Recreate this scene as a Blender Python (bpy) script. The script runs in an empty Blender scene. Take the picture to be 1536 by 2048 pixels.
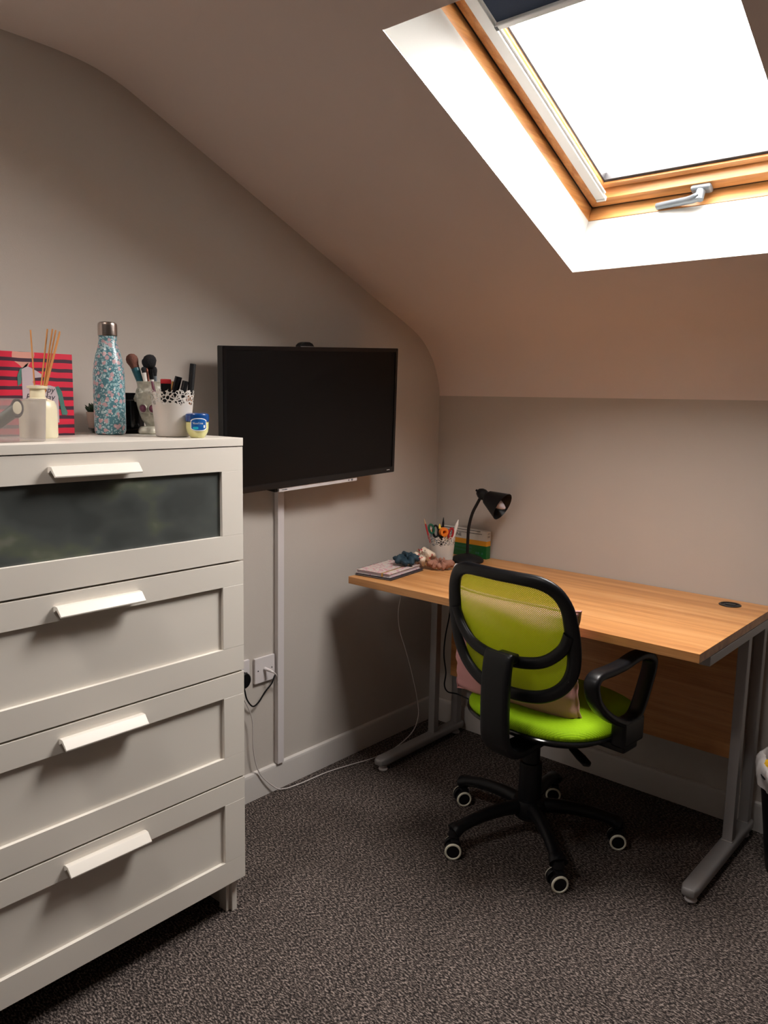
import bpy, bmesh, math, random
from mathutils import Vector, Matrix
random.seed(7)
PI = math.pi
scene = bpy.context.scene
COL = scene.collection

# ------------------------------------------------------------------ camera
cam_d = bpy.data.cameras.new('camera')
cam = bpy.data.objects.new('camera', cam_d)
COL.objects.link(cam)
scene.camera = cam
CX, CY, CZ = 1.962, -2.574, 1.339
YAW, PITCH, ROLL, FPX = 0.718, -0.142, 0.019, 1581.2
fw = Vector((-math.sin(YAW)*math.cos(PITCH), math.cos(YAW)*math.cos(PITCH), math.sin(PITCH)))
r0 = Vector((math.cos(YAW), math.sin(YAW), 0)); u0 = r0.cross(fw)
rt = r0*math.cos(ROLL)+u0*math.sin(ROLL); up = u0*math.cos(ROLL)-r0*math.sin(ROLL)
cam.matrix_world = Matrix(((rt.x, up.x, -fw.x, CX), (rt.y, up.y, -fw.y, CY), (rt.z, up.z, -fw.z, CZ), (0, 0, 0, 1)))
cam_d.sensor_fit = 'VERTICAL'; cam_d.sensor_height = 24.0
cam_d.lens = FPX/2048*24.0
cam_d.clip_start = 0.05

# ------------------------------------------------------------------ world + exposure
world = bpy.data.worlds.new('overcast_sky'); scene.world = world; world.use_nodes = True
bg = world.node_tree.nodes['Background']
bg.inputs[0].default_value = (1.0, 0.955, 0.915, 1); bg.inputs[1].default_value = 12.0
scene.view_settings.view_transform = 'Standard'; scene.view_settings.look = 'None'
scene.view_settings.gamma = 1.0; scene.view_settings.use_curve_mapping = False
scene.view_settings.exposure = 2.1
scene.cycles.max_bounces = 12; scene.cycles.diffuse_bounces = 8; scene.cycles.transparent_max_bounces = 16

# skylight frame: x along the room, s up the slope, n outward through the roof
LS = math.hypot(1, .441)
SKY = Matrix(((1, 0, 0, 0), (0, -1/LS, .441/LS, -.437), (0, .441/LS, 1/LS, 1.713), (0, 0, 0, 1)))
pl = bpy.data.lights.new('skylight_portal', 'AREA'); pl.shape = 'RECTANGLE'; pl.size = .60; pl.size_y = .90
pl.cycles.is_portal = True
po = bpy.data.objects.new('skylight_portal', pl); COL.objects.link(po)
pc_ = SKY @ Vector((1.13, .47, .262))
po.matrix_world = Matrix(((1, 0, 0, pc_.x), (0, 1/LS, .441/LS, pc_.y), (0, -.441/LS, 1/LS, pc_.z), (0, 0, 0, 1)))

pl2 = bpy.data.lights.new('fill_window_portal', 'AREA'); pl2.shape = 'RECTANGLE'; pl2.size = .44; pl2.size_y = .44  # portal for the added, unseen fill opening
pl2.cycles.is_portal = True
po2 = bpy.data.objects.new('fill_window_portal', pl2); COL.objects.link(po2); po2.location = (.70, -2.60, 2.325)

# ------------------------------------------------------------------ materials
def nt(m): m.use_nodes = True; return m.node_tree
def mat(name, col, rough=.5, metal=0, spec=.5, bump=0, bscale=200, var=0, vscale=8, coat=0, emit=None):
    m = bpy.data.materials.new(name); t = nt(m); n = t.nodes; l = t.links
    b = n['Principled BSDF']
    b.inputs['Base Color'].default_value = (*col, 1); b.inputs['Roughness'].default_value = rough
    b.inputs['Metallic'].default_value = metal; b.inputs['Specular IOR Level'].default_value = spec
    b.inputs['Coat Weight'].default_value = coat
    tc = n.new('ShaderNodeTexCoord')
    if var:
        ns = n.new('ShaderNodeTexNoise'); ns.inputs['Scale'].default_value = vscale; ns.inputs['Detail'].default_value = 4
        l.new(tc.outputs['Object'], ns.inputs['Vector'])
        mx = n.new('ShaderNodeMix'); mx.data_type = 'RGBA'
        mx.inputs[6].default_value = (*[c*(1-var) for c in col], 1); mx.inputs[7].default_value = (*[min(1, c*(1+var)) for c in col], 1)
        l.new(ns.outputs['Fac'], mx.inputs[0]); l.new(mx.outputs[2], b.inputs['Base Color'])
    if bump:
        nb = n.new('ShaderNodeTexNoise'); nb.inputs['Scale'].default_value = bscale; nb.inputs['Detail'].default_value = 3
        l.new(tc.outputs['Object'], nb.inputs['Vector'])
        bp = n.new('ShaderNodeBump'); bp.inputs['Strength'].default_value = bump; bp.inputs['Distance'].default_value = .002
        l.new(nb.outputs['Fac'], bp.inputs['Height']); l.new(bp.outputs[0], b.inputs['Normal'])
    return m

def ramp(t, stops):
    r = t.nodes.new('ShaderNodeValToRGB'); e = r.color_ramp.elements
    while len(e) < len(stops): e.new(.5)
    for i, (p, c) in enumerate(stops): e[i].position = p; e[i].color = (*c, 1)
    return r

def wood(name, c1, c2, c3, axis=0, scale=1, rough=.4):
    m = bpy.data.materials.new(name); t = nt(m); n = t.nodes; l = t.links; b = n['Principled BSDF']
    tc = n.new('ShaderNodeTexCoord'); mp = n.new('ShaderNodeMapping')
    s = [34*scale, 34*scale, 34*scale]; s[axis] = 1.6*scale
    mp.inputs['Scale'].default_value = s
    l.new(tc.outputs['Object'], mp.inputs[0])
    n1 = n.new('ShaderNodeTexNoise'); n1.inputs['Scale'].default_value = 1.0; n1.inputs['Detail'].default_value = 6; n1.inputs['Distortion'].default_value = .6
    l.new(mp.outputs[0], n1.inputs['Vector'])
    r = ramp(t, [(.3, c1), (.5, c2), (.72, c3)]); l.new(n1.outputs['Fac'], r.inputs[0])
    n2 = n.new('ShaderNodeTexNoise'); n2.inputs['Scale'].default_value = 5; n2.inputs['Detail'].default_value = 8
    mp2 = n.new('ShaderNodeMapping'); s2 = [60*scale]*3; s2[axis] = 2.2*scale; mp2.inputs['Scale'].default_value = s2
    l.new(tc.outputs['Object'], mp2.inputs[0]); l.new(mp2.outputs[0], n2.inputs['Vector'])
    mx = n.new('ShaderNodeMix'); mx.data_type = 'RGBA'; mx.blend_type = 'MULTIPLY'; mx.inputs[0].default_value = .35
    l.new(r.outputs[0], mx.inputs[6]); l.new(n2.outputs['Color'], mx.inputs[7])
    rr = ramp(t, [(.35, (.55,)*3), (.6, (1,)*3)]); l.new(n2.outputs['Fac'], rr.inputs[0]); l.new(rr.outputs[0], mx.inputs[7])
    l.new(mx.outputs[2], b.inputs['Base Color']); b.inputs['Roughness'].default_value = rough
    return m

M = {}
M['wall'] = mat('wall_greige_paint', (.525, .48, .435), .85, bump=.12, bscale=260, var=.02, spec=.25)
M['feature'] = mat('wall_low_bounce_grey', (.26, .24, .225), .85, bump=.12, bscale=260, spec=.25)  # darker grey on the unseen walls, picked to cut bounced light
M['ceil'] = mat('ceiling_white_paint', (.78, .685, .64), .9, bump=.10, bscale=220, var=.02, spec=.2)
M['reveal'] = mat('reveal_white_paint', (.60, .60, .575), .75, bump=.08, bscale=200, spec=.3)
M['skirt'] = mat('skirting_gloss_white', (.60, .565, .535), .45, bump=.04, bscale=60)
M['white_foil'] = mat('white_foil', (.68, .635, .57), .42, bump=.02, bscale=500, var=.015)
M['white_plastic'] = mat('white_plastic', (.66, .62, .62), .4)
M['black_plastic'] = mat('black_plastic', (.0045, .0045, .0055), .36, spec=.32, bump=.04, bscale=700)
M['black_gloss'] = mat('black_gloss', (.006, .006, .007), .14)
M['black_matt'] = mat('black_matt', (.005, .005, .0055), .55, spec=.3)
M['screen'] = mat('tv_screen', (.005, .0045, .0045), .28, spec=.22)
M['grey_metal'] = mat('grey_powder_coat', (.30, .285, .28), .42, metal=.35, bump=.03, bscale=600)
M['alu'] = mat('brushed_aluminium', (.20, .225, .25), .42, metal=.5)
M['blind_alu'] = mat('blind_rail_aluminium', (.60, .60, .585), .42, metal=.25)
M['gasket'] = mat('gasket_and_gap_black', (.012, .01, .012), .6)  # glass gasket, also the black put into the sash gap as shade
M['navy'] = mat('navy_blind_fabric', (.018, .030, .060), .85, bump=.3, bscale=900)
M['pine'] = wood('pine_varnished', (.42, .17, .05), (.58, .26, .08), (.70, .36, .13), 0, 1.6, .35)
M['pine_s'] = wood('pine_varnished_stile', (.42, .17, .05), (.58, .26, .08), (.70, .36, .13), 1, 1.6, .35)
M['desk'] = wood('beech_desktop', (.40, .165, .050), (.54, .245, .080), (.63, .32, .125), 0, .9, .38)
M['pillow'] = mat('dusty_pink_velvet', (.62, .30, .295), .85, bump=.2, bscale=400, var=.06, vscale=14)
M['steel'] = mat('brushed_steel', (.50, .43, .40), .25, metal=1)
M['cream'] = mat('cream_ceramic', (.74, .67, .48), .35, var=.03)
M['reed'] = mat('reed_wood', (.62, .27, .08), .7, var=.2, vscale=40)
M['pot_pink'] = mat('clay_pot', (.44, .32, .265), .7, var=.05)
M['leaf'] = mat('succulent_leaf', (.012, .03, .012), .5, var=.3, vscale=60)
M['skull'] = mat('sugar_skull_ceramic', (.36, .34, .275), .4, bump=1.0, bscale=90, var=.45, vscale=85)
M['purple'] = mat('purple_glaze', (.13, .035, .06), .3)
M['rose'] = mat('rose_gold', (.62, .25, .19), .25, metal=.8)
M['teal'] = mat('teal_lacquer', (.03, .14, .18), .3, var=.3, vscale=90)
M['brush_brown'] = mat('brush_hair_brown', (.22, .09, .065), .9, bump=.8, bscale=500, var=.3, vscale=150)
M['brush_black'] = mat('brush_hair_black', (.008, .008, .010), .9, bump=.8, bscale=500)
M['white_lacquer'] = mat('white_lacquer', (.75, .71, .66), .3)
M['red'] = mat('red_plastic', (.38, .012, .018), .35)
M['copper'] = mat('copper_tube', (.68, .33, .16), .3, metal=.7)
M['gold'] = mat('gold_tube', (.70, .42, .12), .3, metal=.8)
M['jelly'] = mat('pale_yellow_jelly', (.62, .60, .26), .2, coat=.6)
M['blue_lid'] = mat('blue_lid', (.006, .055, .22), .22, coat=.4)
M['blue_label'] = mat('blue_label', (.008, .10, .36), .35, var=.4, vscale=60)
M['cyan'] = mat('cyan_label', (.02, .45, .62), .35)
M['label_white'] = mat('label_white', (.82, .82, .82), .4)
M['ink'] = mat('dark_ink', (.015, .012, .018), .7)
M['grey_ink'] = mat('grey_ink', (.18, .17, .17), .7)
M['card_grey'] = mat('card_lilac_grey', (.46, .38, .41), .7, var=.06)
M['card_teal'] = mat('card_teal', (.05, .16, .13), .7, var=.25, vscale=80)
M['card_edge'] = mat('card_paper', (.62, .45, .46), .8)
M['orange'] = mat('orange_plastic', (.80, .20, .02), .35)
M['yellow'] = mat('yellow_plastic', (.80, .52, .04), .4)
M['green_p'] = mat('green_plastic', (.005, .10, .055), .35)
M['pencil_wood'] = mat('pencil_wood', (.55, .33, .17), .6)
M['box_white'] = mat('box_white_card', (.62, .60, .55), .6)
M['box_orange'] = mat('box_orange_card', (.70, .30, .015), .5)
M['box_green'] = mat('box_green_card', (.008, .11, .022), .4)
M['paper'] = mat('paper', (.62, .58, .58), .8)
M['bulb'] = mat('frosted_bulb', (.60, .53, .57), .15, coat=.5)
M['dark_teal_velvet'] = mat('dark_teal_velvet', (.006, .028, .045), .7, bump=.4, bscale=300)
M['brown_knit'] = mat('brown_ribbed_fabric', (.32, .15, .10), .85, bump=.8, bscale=350, var=.15, vscale=60)
M['caster_ring'] = mat('caster_ring', (.72, .69, .55), .4)
M['cable_white'] = mat('white_cable', (.58, .53, .51), .5)
M['bag_yellow'] = mat('yellow_wrapper', (.85, .50, .03), .4)
M['green_seat'] = None

def glassy(name, col, alpha, rough=.05):
    m = bpy.data.materials.new(name); t = nt(m); n = t.nodes; l = t.links
    out = n['Material Output']; b = n['Principled BSDF']
    b.inputs['Base Color'].default_value = (*col, 1); b.inputs['Roughness'].default_value = rough
    tr = n.new('ShaderNodeBsdfTransparent'); mx = n.new('ShaderNodeMixShader')
    lw = n.new('ShaderNodeLayerWeight'); lw.inputs[0].default_value = .25
    mr = n.new('ShaderNodeMapRange'); mr.inputs['To Min'].default_value = alpha; mr.inputs['To Max'].default_value = min(1, alpha+.6)
    l.new(lw.outputs['Facing'], mr.inputs['Value']); l.new(mr.outputs[0], mx.inputs[0])
    l.new(tr.outputs[0], mx.inputs[1]); l.new(b.outputs[0], mx.inputs[2]); l.new(mx.outputs[0], out.inputs[0])
    return m
M['pane'] = glassy('window_glass', (.05, .05, .05), .04, .02)
M['clear'] = glassy('clear_plastic', (.42, .37, .35), .22, .12)
M['liner'] = glassy('bin_liner_film', (.66, .62, .60), .62, .3)
M['clear_case'] = glassy('clear_tape_film', (.3, .28, .28), .2, .1)

def frosted():
    m = bpy.data.materials.new('frosted_glass'); t = nt(m); n = t.nodes; l = t.links; b = n['Principled BSDF']
    tc = n.new('ShaderNodeTexCoord'); mp = n.new('ShaderNodeMapping'); mp.inputs['Scale'].default_value = (1, 7, 11)
    l.new(tc.outputs['Object'], mp.inputs[0])
    ns = n.new('ShaderNodeTexNoise'); ns.inputs['Scale'].default_value = 1.1; ns.inputs['Detail'].default_value = 2.5
    l.new(mp.outputs[0], ns.inputs['Vector'])
    r = ramp(t, [(.40, (.052, .058, .056)), (.56, (.072, .080, .076)), (.66, (.095, .108, .078)), (.76, (.20, .19, .16))])
    l.new(ns.outputs['Fac'], r.inputs[0]); l.new(r.outputs[0], b.inputs['Base Color'])
    b.inputs['Roughness'].default_value = .32; b.inputs['Specular IOR Level'].default_value = .5
    return m
M['frosted'] = frosted()

def carpet():
    m = bpy.data.materials.new('dark_loop_carpet'); t = nt(m); n = t.nodes; l = t.links; b = n['Principled BSDF']
    tc = n.new('ShaderNodeTexCoord')
    mp = n.new('ShaderNodeMapping'); mp.inputs['Rotation'].default_value = (0, 0, .35); mp.inputs['Scale'].default_value = (.65, 1.35, 1)
    l.new(tc.outputs['Object'], mp.inputs[0])
    n1 = n.new('ShaderNodeTexNoise'); n1.inputs['Scale'].default_value = 185; n1.inputs['Detail'].default_value = 3; n1.inputs['Roughness'].default_value = .7
    l.new(mp.outputs[0], n1.inputs['Vector'])
    r = ramp(t, [(.38, (.008, .0065, .0065)), (.50, (.052, .041, .037)), (.64, (.36, .29, .255))])
    l.new(n1.outputs['Fac'], r.inputs[0])
    n2 = n.new('ShaderNodeTexNoise'); n2.inputs['Scale'].default_value = 9; n2.inputs['Detail'].default_value = 3
    l.new(tc.outputs['Object'], n2.inputs['Vector'])
    r2 = ramp(t, [(.3, (.8, .8, .8)), (.7, (1, 1, 1))]); l.new(n2.outputs['Fac'], r2.inputs[0])
    mx = n.new('ShaderNodeMix'); mx.data_type = 'RGBA'; mx.blend_type = 'MULTIPLY'; mx.inputs[0].default_value = 1
    l.new(r.outputs[0], mx.inputs[6]); l.new(r2.outputs[0], mx.inputs[7]); l.new(mx.outputs[2], b.inputs['Base Color'])
    b.inputs['Roughness'].default_value = .95; b.inputs['Specular IOR Level'].default_value = .15
    bp = n.new('ShaderNodeBump'); bp.inputs['Strength'].default_value = .9; bp.inputs['Distance'].default_value = .004
    l.new(n1.outputs['Fac'], bp.inputs['Height']); l.new(bp.outputs[0], b.inputs['Normal'])
    return m
M['carpet'] = carpet()

def uv_weave(name, col, col2, pitch, hole):
    """green woven mesh: UVs are metres; hole>0 leaves open gaps between the threads"""
    m = bpy.data.materials.new(name); t = nt(m); n = t.nodes; l = t.links; b = n['Principled BSDF']; out = n['Material Output']
    uv = n.new('ShaderNodeUVMap'); sp = n.new('ShaderNodeSeparateXYZ'); l.new(uv.outputs[0], sp.inputs[0])
    def mth(op, a, bb=None):
        x = n.new('ShaderNodeMath'); x.operation = op
        for i, v in enumerate((a, bb)):
            if v is None: continue
            if isinstance(v, (int, float)): x.inputs[i].default_value = v
            else: l.new(v, x.inputs[i])
        return x.outputs[0]
    k = 2*PI/pitch
    a = mth('SINE', mth('MULTIPLY', sp.outputs[0], k)); c = mth('SINE', mth('MULTIPLY', sp.outputs[1], k))
    p = mth('ADD', mth('MULTIPLY', mth('MULTIPLY', a, c), .5), .5)
    r = ramp(t, [(.25, col2), (.6, col)]); l.new(p, r.inputs[0]); l.new(r.outputs[0], b.inputs['Base Color'])
    b.inputs['Roughness'].default_value = .75; b.inputs['Specular IOR Level'].default_value = .2
    bp = n.new('ShaderNodeBump'); bp.inputs['Strength'].default_value = .5; bp.inputs['Distance'].default_value = .0015
    l.new(p, bp.inputs['Height']); l.new(bp.outputs[0], b.inputs['Normal'])
    if hole:
        tr = n.new('ShaderNodeBsdfTransparent'); mx = n.new('ShaderNodeMixShader')
        l.new(mth('GREATER_THAN', p, hole), mx.inputs[0]); l.new(tr.outputs[0], mx.inputs[1])
        tl = n.new('ShaderNodeBsdfTranslucent'); tl.inputs[0].default_value = (*col, 1)
        m2 = n.new('ShaderNodeMixShader'); m2.inputs[0].default_value = .3
        l.new(b.outputs[0], m2.inputs[1]); l.new(tl.outputs[0], m2.inputs[2])
        l.new(m2.outputs[0], mx.inputs[2]); l.new(mx.outputs[0], out.inputs[0])
    return m
M['mesh_green'] = uv_weave('green_mesh_fabric', (.44, .56, .002), (.20, .30, .001), .0052, .30)
M['seat_green'] = uv_weave('green_seat_fabric', (.30, .52, .002), (.19, .35, .001), .0052, 0)

def lace():
    m = bpy.data.materials.new('white_lace_metal'); t = nt(m); n = t.nodes; l = t.links; b = n['Principled BSDF']; out = n['Material Output']
    b.inputs['Base Color'].default_value = (.54, .50, .455, 1); b.inputs['Roughness'].default_value = .45
    uv = n.new('ShaderNodeUVMap'); sp = n.new('ShaderNodeSeparateXYZ'); l.new(uv.outputs[0], sp.inputs[0])
    v = n.new('ShaderNodeTexVoronoi'); v.feature = 'DISTANCE_TO_EDGE'; v.inputs['Scale'].default_value = 120
    l.new(uv.outputs[0], v.inputs['Vector'])
    g = n.new('ShaderNodeMath'); g.operation = 'GREATER_THAN'; g.inputs[1].default_value = .115; l.new(v.outputs['Distance'], g.inputs[0])
    # wavy lower border of the openwork band
    s1 = n.new('ShaderNodeMath'); s1.operation = 'MULTIPLY'; s1.inputs[1].default_value = 190; l.new(sp.outputs[0], s1.inputs[0])
    s2 = n.new('ShaderNodeMath'); s2.operation = 'SINE'; l.new(s1.outputs[0], s2.inputs[0])
    s3 = n.new('ShaderNodeMath'); s3.operation = 'MULTIPLY_ADD'; s3.inputs[1].default_value = .0035; s3.inputs[2].default_value = .079; l.new(s2.outputs[0], s3.inputs[0])
    h = n.new('ShaderNodeMath'); h.operation = 'GREATER_THAN'; l.new(sp.outputs[1], h.inputs[0]); l.new(s3.outputs[0], h.inputs[1])
    a = n.new('ShaderNodeMath'); a.operation = 'MULTIPLY'; l.new(g.outputs[0], a.inputs[0]); l.new(h.outputs[0], a.inputs[1])
    tr = n.new('ShaderNodeBsdfTransparent'); mx = n.new('ShaderNodeMixShader')
    l.new(a.outputs[0], mx.inputs[0]); l.new(b.outputs[0], mx.inputs[1]); l.new(tr.outputs[0], mx.inputs[2]); l.new(mx.outputs[0], out.inputs[0])
    return m
M['lace'] = lace()

def floral(name, ground, petals, scale=70, rough=.35, metal=0):
    m = bpy.data.materials.new(name); t = nt(m); n = t.nodes; l = t.links; b = n['Principled BSDF']
    tc = n.new('ShaderNodeTexCoord'); ds = n.new('ShaderNodeTexNoise'); ds.inputs['Scale'].default_value = scale*1.6
    l.new(tc.outputs['Object'], ds.inputs['Vector'])
    ad = n.new('ShaderNodeMixRGB'); ad.blend_type = 'LINEAR_LIGHT'; ad.inputs[0].default_value = .35/scale
    l.new(tc.outputs['Object'], ad.inputs[1]); l.new(ds.outputs['Color'], ad.inputs[2])
    last = None
    gr = n.new('ShaderNodeRGB'); gr.outputs[0].default_value = (*ground, 1); last = gr.outputs[0]
    for i, (c, sc, th) in enumerate(petals):
        v = n.new('ShaderNodeTexVoronoi'); v.inputs['Scale'].default_value = scale*sc
        mp = n.new('ShaderNodeMapping'); mp.inputs['Location'].default_value = (i*3.1, i*1.7, i*.9)
        l.new(ad.outputs[0], mp.inputs[0]); l.new(mp.outputs[0], v.inputs['Vector'])
        lt = n.new('ShaderNodeMath'); lt.operation = 'LESS_THAN'; lt.inputs[1].default_value = th; l.new(v.outputs['Distance'], lt.inputs[0])
        mx = n.new('ShaderNodeMix'); mx.data_type = 'RGBA'; l.new(lt.outputs[0], mx.inputs[0]); l.new(last, mx.inputs[6]); mx.inputs[7].default_value = (*c, 1)
        last = mx.outputs[2]
    l.new(last, b.inputs['Base Color']); b.inputs['Roughness'].default_value = rough; b.inputs['Metallic'].default_value = metal
    return m
M['bottle'] = floral('teal_floral_print', (.075, .20, .24), [((.27, .45, .49), 1.9, .42), ((.58, .68, .70), 2.4, .30), ((.52, .33, .35), .95, .36), ((.72, .55, .52), .95, .17)], 74, .28)
M['notebook'] = floral('pink_floral_print', (.60, .52, .46), [((.55, .20, .26), 1.0, .40), ((.30, .34, .42), 1.7, .25), ((.66, .46, .46), 1.3, .28)], 75, .5)
M['patterned'] = floral('cream_red_print', (.62, .50, .38), [((.42, .015, .03), .8, .30), ((.03, .02, .03), 1.5, .16)], 48, .7)

def stripes():
    m = bpy.data.materials.new('red_striped_card'); t = nt(m); n = t.nodes; l = t.links; b = n['Principled BSDF']
    tc = n.new('ShaderNodeTexCoord'); sp = n.new('ShaderNodeSeparateXYZ'); l.new(tc.outputs['Object'], sp.inputs[0])
    ns = n.new('ShaderNodeTexNoise'); ns.inputs['Scale'].default_value = 14; l.new(tc.outputs['Object'], ns.inputs['Vector'])
    w = n.new('ShaderNodeMath'); w.operation = 'MULTIPLY_ADD'; w.inputs[1].default_value = .006; l.new(ns.outputs['Fac'], w.inputs[0]); l.new(sp.outputs[2], w.inputs[2])
    d = n.new('ShaderNodeMath'); d.operation = 'DIVIDE'; d.inputs[1].default_value = .0212; l.new(w.outputs[0], d.inputs[0])
    f = n.new('ShaderNodeMath'); f.operation = 'FRACT'; l.new(d.outputs[0], f.inputs[0])
    g = n.new('ShaderNodeMath'); g.operation = 'LESS_THAN'; g.inputs[1].default_value = .38; l.new(f.outputs[0], g.inputs[0])
    # peach wash in the upper part of the design
    n2 = n.new('ShaderNodeTexNoise'); n2.inputs['Scale'].default_value = 13; n2.inputs['Detail'].default_value = 1; l.new(tc.outputs['Object'], n2.inputs['Vector'])
    a = n.new('ShaderNodeMath'); a.operation = 'MULTIPLY_ADD'; a.inputs[1].default_value = 2.2; a.inputs[2].default_value = -.27; l.new(sp.outputs[2], a.inputs[0])
    s = n.new('ShaderNodeMath'); s.operation = 'ADD'; l.new(a.outputs[0], s.inputs[0]); l.new(n2.outputs['Fac'], s.inputs[1])
    gt = n.new('ShaderNodeMath'); gt.operation = 'GREATER_THAN'; gt.inputs[1].default_value = .60; l.new(s.outputs[0], gt.inputs[0])
    m1 = n.new('ShaderNodeMix'); m1.data_type = 'RGBA'; m1.inputs[6].default_value = (.60, .003, .035, 1); m1.inputs[7].default_value = (.60, .28, .22, 1); l.new(gt.outputs[0], m1.inputs[0])
    m2 = n.new('ShaderNodeMix'); m2.data_type = 'RGBA'; l.new(g.outputs[0], m2.inputs[0]); l.new(m1.outputs[2], m2.inputs[6]); m2.inputs[7].default_value = (.035, .006, .022, 1)
    l.new(m2.outputs[2], b.inputs['Base Color']); b.inputs['Roughness'].default_value = .5
    return m
M['stripes'] = stripes()

# ------------------------------------------------------------------ mesh helpers
WM = {}            # world matrix of every parent
class MB:
    def __init__(s): s.bm = bmesh.new(); s.uv = None
    def face(s, vs, smooth=True):
        try: f = s.bm.faces.new(vs); f.smooth = smooth; return f
        except ValueError: return None
    def box(s, lo, hi, bev=0, seg=2, mtx=None, taper=None):
        vs = []
        for z in (lo[2], hi[2]):
            for x, y in ((lo[0], lo[1]), (hi[0], lo[1]), (hi[0], hi[1]), (lo[0], hi[1])):
                v = Vector((x, y, z))
                vs.append(s.bm.verts.new(mtx @ v if mtx else v))
        fs = [s.face([vs[i] for i in q]) for q in ((3, 2, 1, 0), (4, 5, 6, 7), (0, 1, 5, 4), (1, 2, 6, 5), (2, 3, 7, 6), (3, 0, 4, 7))]
        if bev:
            es = list({e for f in fs for e in f.edges})
            bmesh.ops.bevel(s.bm, geom=es, offset=bev, segments=seg, profile=.5, affect='EDGES', clamp_overlap=True)
        return s
    def prism(s, poly, h0, h1, mtx=None, bev=0, seg=2):
        """poly in local xy, extruded along local z"""
        mtx = mtx or Matrix()
        a = [s.bm.verts.new(mtx @ Vector((x, y, h0))) for x, y in poly]
        b = [s.bm.verts.new(mtx @ Vector((x, y, h1))) for x, y in poly]
        n = len(poly); fs = [s.face(a[::-1]), s.face(b)]
        for i in range(n): fs.append(s.face([a[i], a[(i+1) % n], b[(i+1) % n], b[i]]))
        if bev:
            es = list({e for f in fs[:2] for e in f.edges})
            bmesh.ops.bevel(s.bm, geom=es, offset=bev, segments=seg, profile=.5, affect='EDGES', clamp_overlap=True)
        return s
    def rings(s, rings, close=True, cap0=True, cap1=True):
        R = [[s.bm.verts.new(p) for p in r] for r in rings]
        n = len(R[0])
        for i in range(len(R)-1):
            for j in range(n if close else n-1):
                s.face([R[i][j], R[i][(j+1) % n], R[i+1][(j+1) % n], R[i+1][j]])
        if cap0: s.face(R[0][::-1])
        if cap1: s.face(R[-1])
        return R
    def lathe(s, prof, c=(0, 0, 0), seg=40, mtx=None, cap0=True, cap1=True, uvz=False, mod=None):
        mtx = mtx or Matrix.Translation(Vector(c))
        rs = []
        for r, z in prof:
            ring = []
            for k in range(seg):
                a = 2*PI*k/seg
                rr, zz = (r, z) if mod is None else mod(r, z, a)
                ring.append(mtx @ Vector((rr*math.cos(a), rr*math.sin(a), zz)))
            rs.append(ring)
        s.rings(rs, True, cap0, cap1); return s
    def cyl(s, p0, p1, r0, r1=None, seg=20):
        r1 = r0 if r1 is None else r1
        p0 = Vector(p0); p1 = Vector(p1); d = (p1-p0).normalized()
        q = d.to_track_quat('Z', 'Y').to_matrix().to_4x4()
        s.rings([[p0+q@Vector((r0*math.cos(2*PI*k/seg), r0*math.sin(2*PI*k/seg), 0)) for k in range(seg)],
                 [p1+q@Vector((r1*math.cos(2*PI*k/seg), r1*math.sin(2*PI*k/seg), 0)) for k in range(seg)]])
        return s
    def tube(s, pts, r, seg=10, closed=False, wide=None, upv=None):
        """swept section; r number or list; wide = half-width along the side direction (list or number)"""
        pts = [Vector(p) for p in pts]; n = len(pts); rs = []
        nrm = Vector(upv) if upv else None
        prev = None
        for i, p in enumerate(pts):
            if closed: t = (pts[(i+1) % n]-pts[i-1]).normalized()
            else: t = (pts[min(i+1, n-1)]-pts[max(i-1, 0)]).normalized()
            if nrm is not None: a = (nrm-t*nrm.dot(t)).normalized()
            else:
                if prev is None: prev = Vector((0, 0, 1)) if abs(t.z) < .9 else Vector((1, 0, 0))
                a = (prev-t*prev.dot(t)).normalized(); prev = a
            b = t.cross(a)
            ri = r[i] if isinstance(r, (list, tuple)) else r
            wi = ri if wide is None else (wide[i] if isinstance(wide, (list, tuple)) else wide)
            rs.append([p+a*(ri*math.cos(2*PI*k/seg))+b*(wi*math.sin(2*PI*k/seg)) for k in range(seg)])
        if closed: rs.append(None)
        R = [[s.bm.verts.new(q) for q in ring] for ring in rs if ring]
        m = len(R)
        for i in range(m if closed else m-1):
            A = R[i]; B2 = R[(i+1) % m]
            for j in range(seg): s.face([A[j], A[(j+1) % seg], B2[(j+1) % seg], B2[j]])
        if not closed: s.face(R[0][::-1]); s.face(R[-1])
        return s
    def build(s, name, m, parent=None, local=False, angle=35, recalc=True, uvf=None):
        if recalc: bmesh.ops.recalc_face_normals(s.bm, faces=s.bm.faces)
        if parent is not None and not local: s.bm.transform(WM[parent.name].inverted())
        if uvf:
            lay = s.bm.loops.layers.uv.new('UVMap')
            for f in s.bm.faces:
                us = [uvf(lp.vert.co) for lp in f.loops]
                mx = max(u[0] for u in us)
                for lp, u in zip(f.loops, us): lp[lay].uv = u
        me = bpy.data.meshes.new(name); s.bm.to_mesh(me); s.bm.free()
        me.materials.append(m)
        me.set_sharp_from_angle(angle=math.radians(angle))
        o = bpy.data.objects.new(name, me); COL.objects.link(o)
        if parent is not None: o.parent = parent; WM[o.name] = WM[parent.name]
        else: WM[o.name] = Matrix()
        wn = o.modifiers.new('weighted_normal', 'WEIGHTED_NORMAL'); wn.keep_sharp = True; wn.weight = 50
        return o

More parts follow.
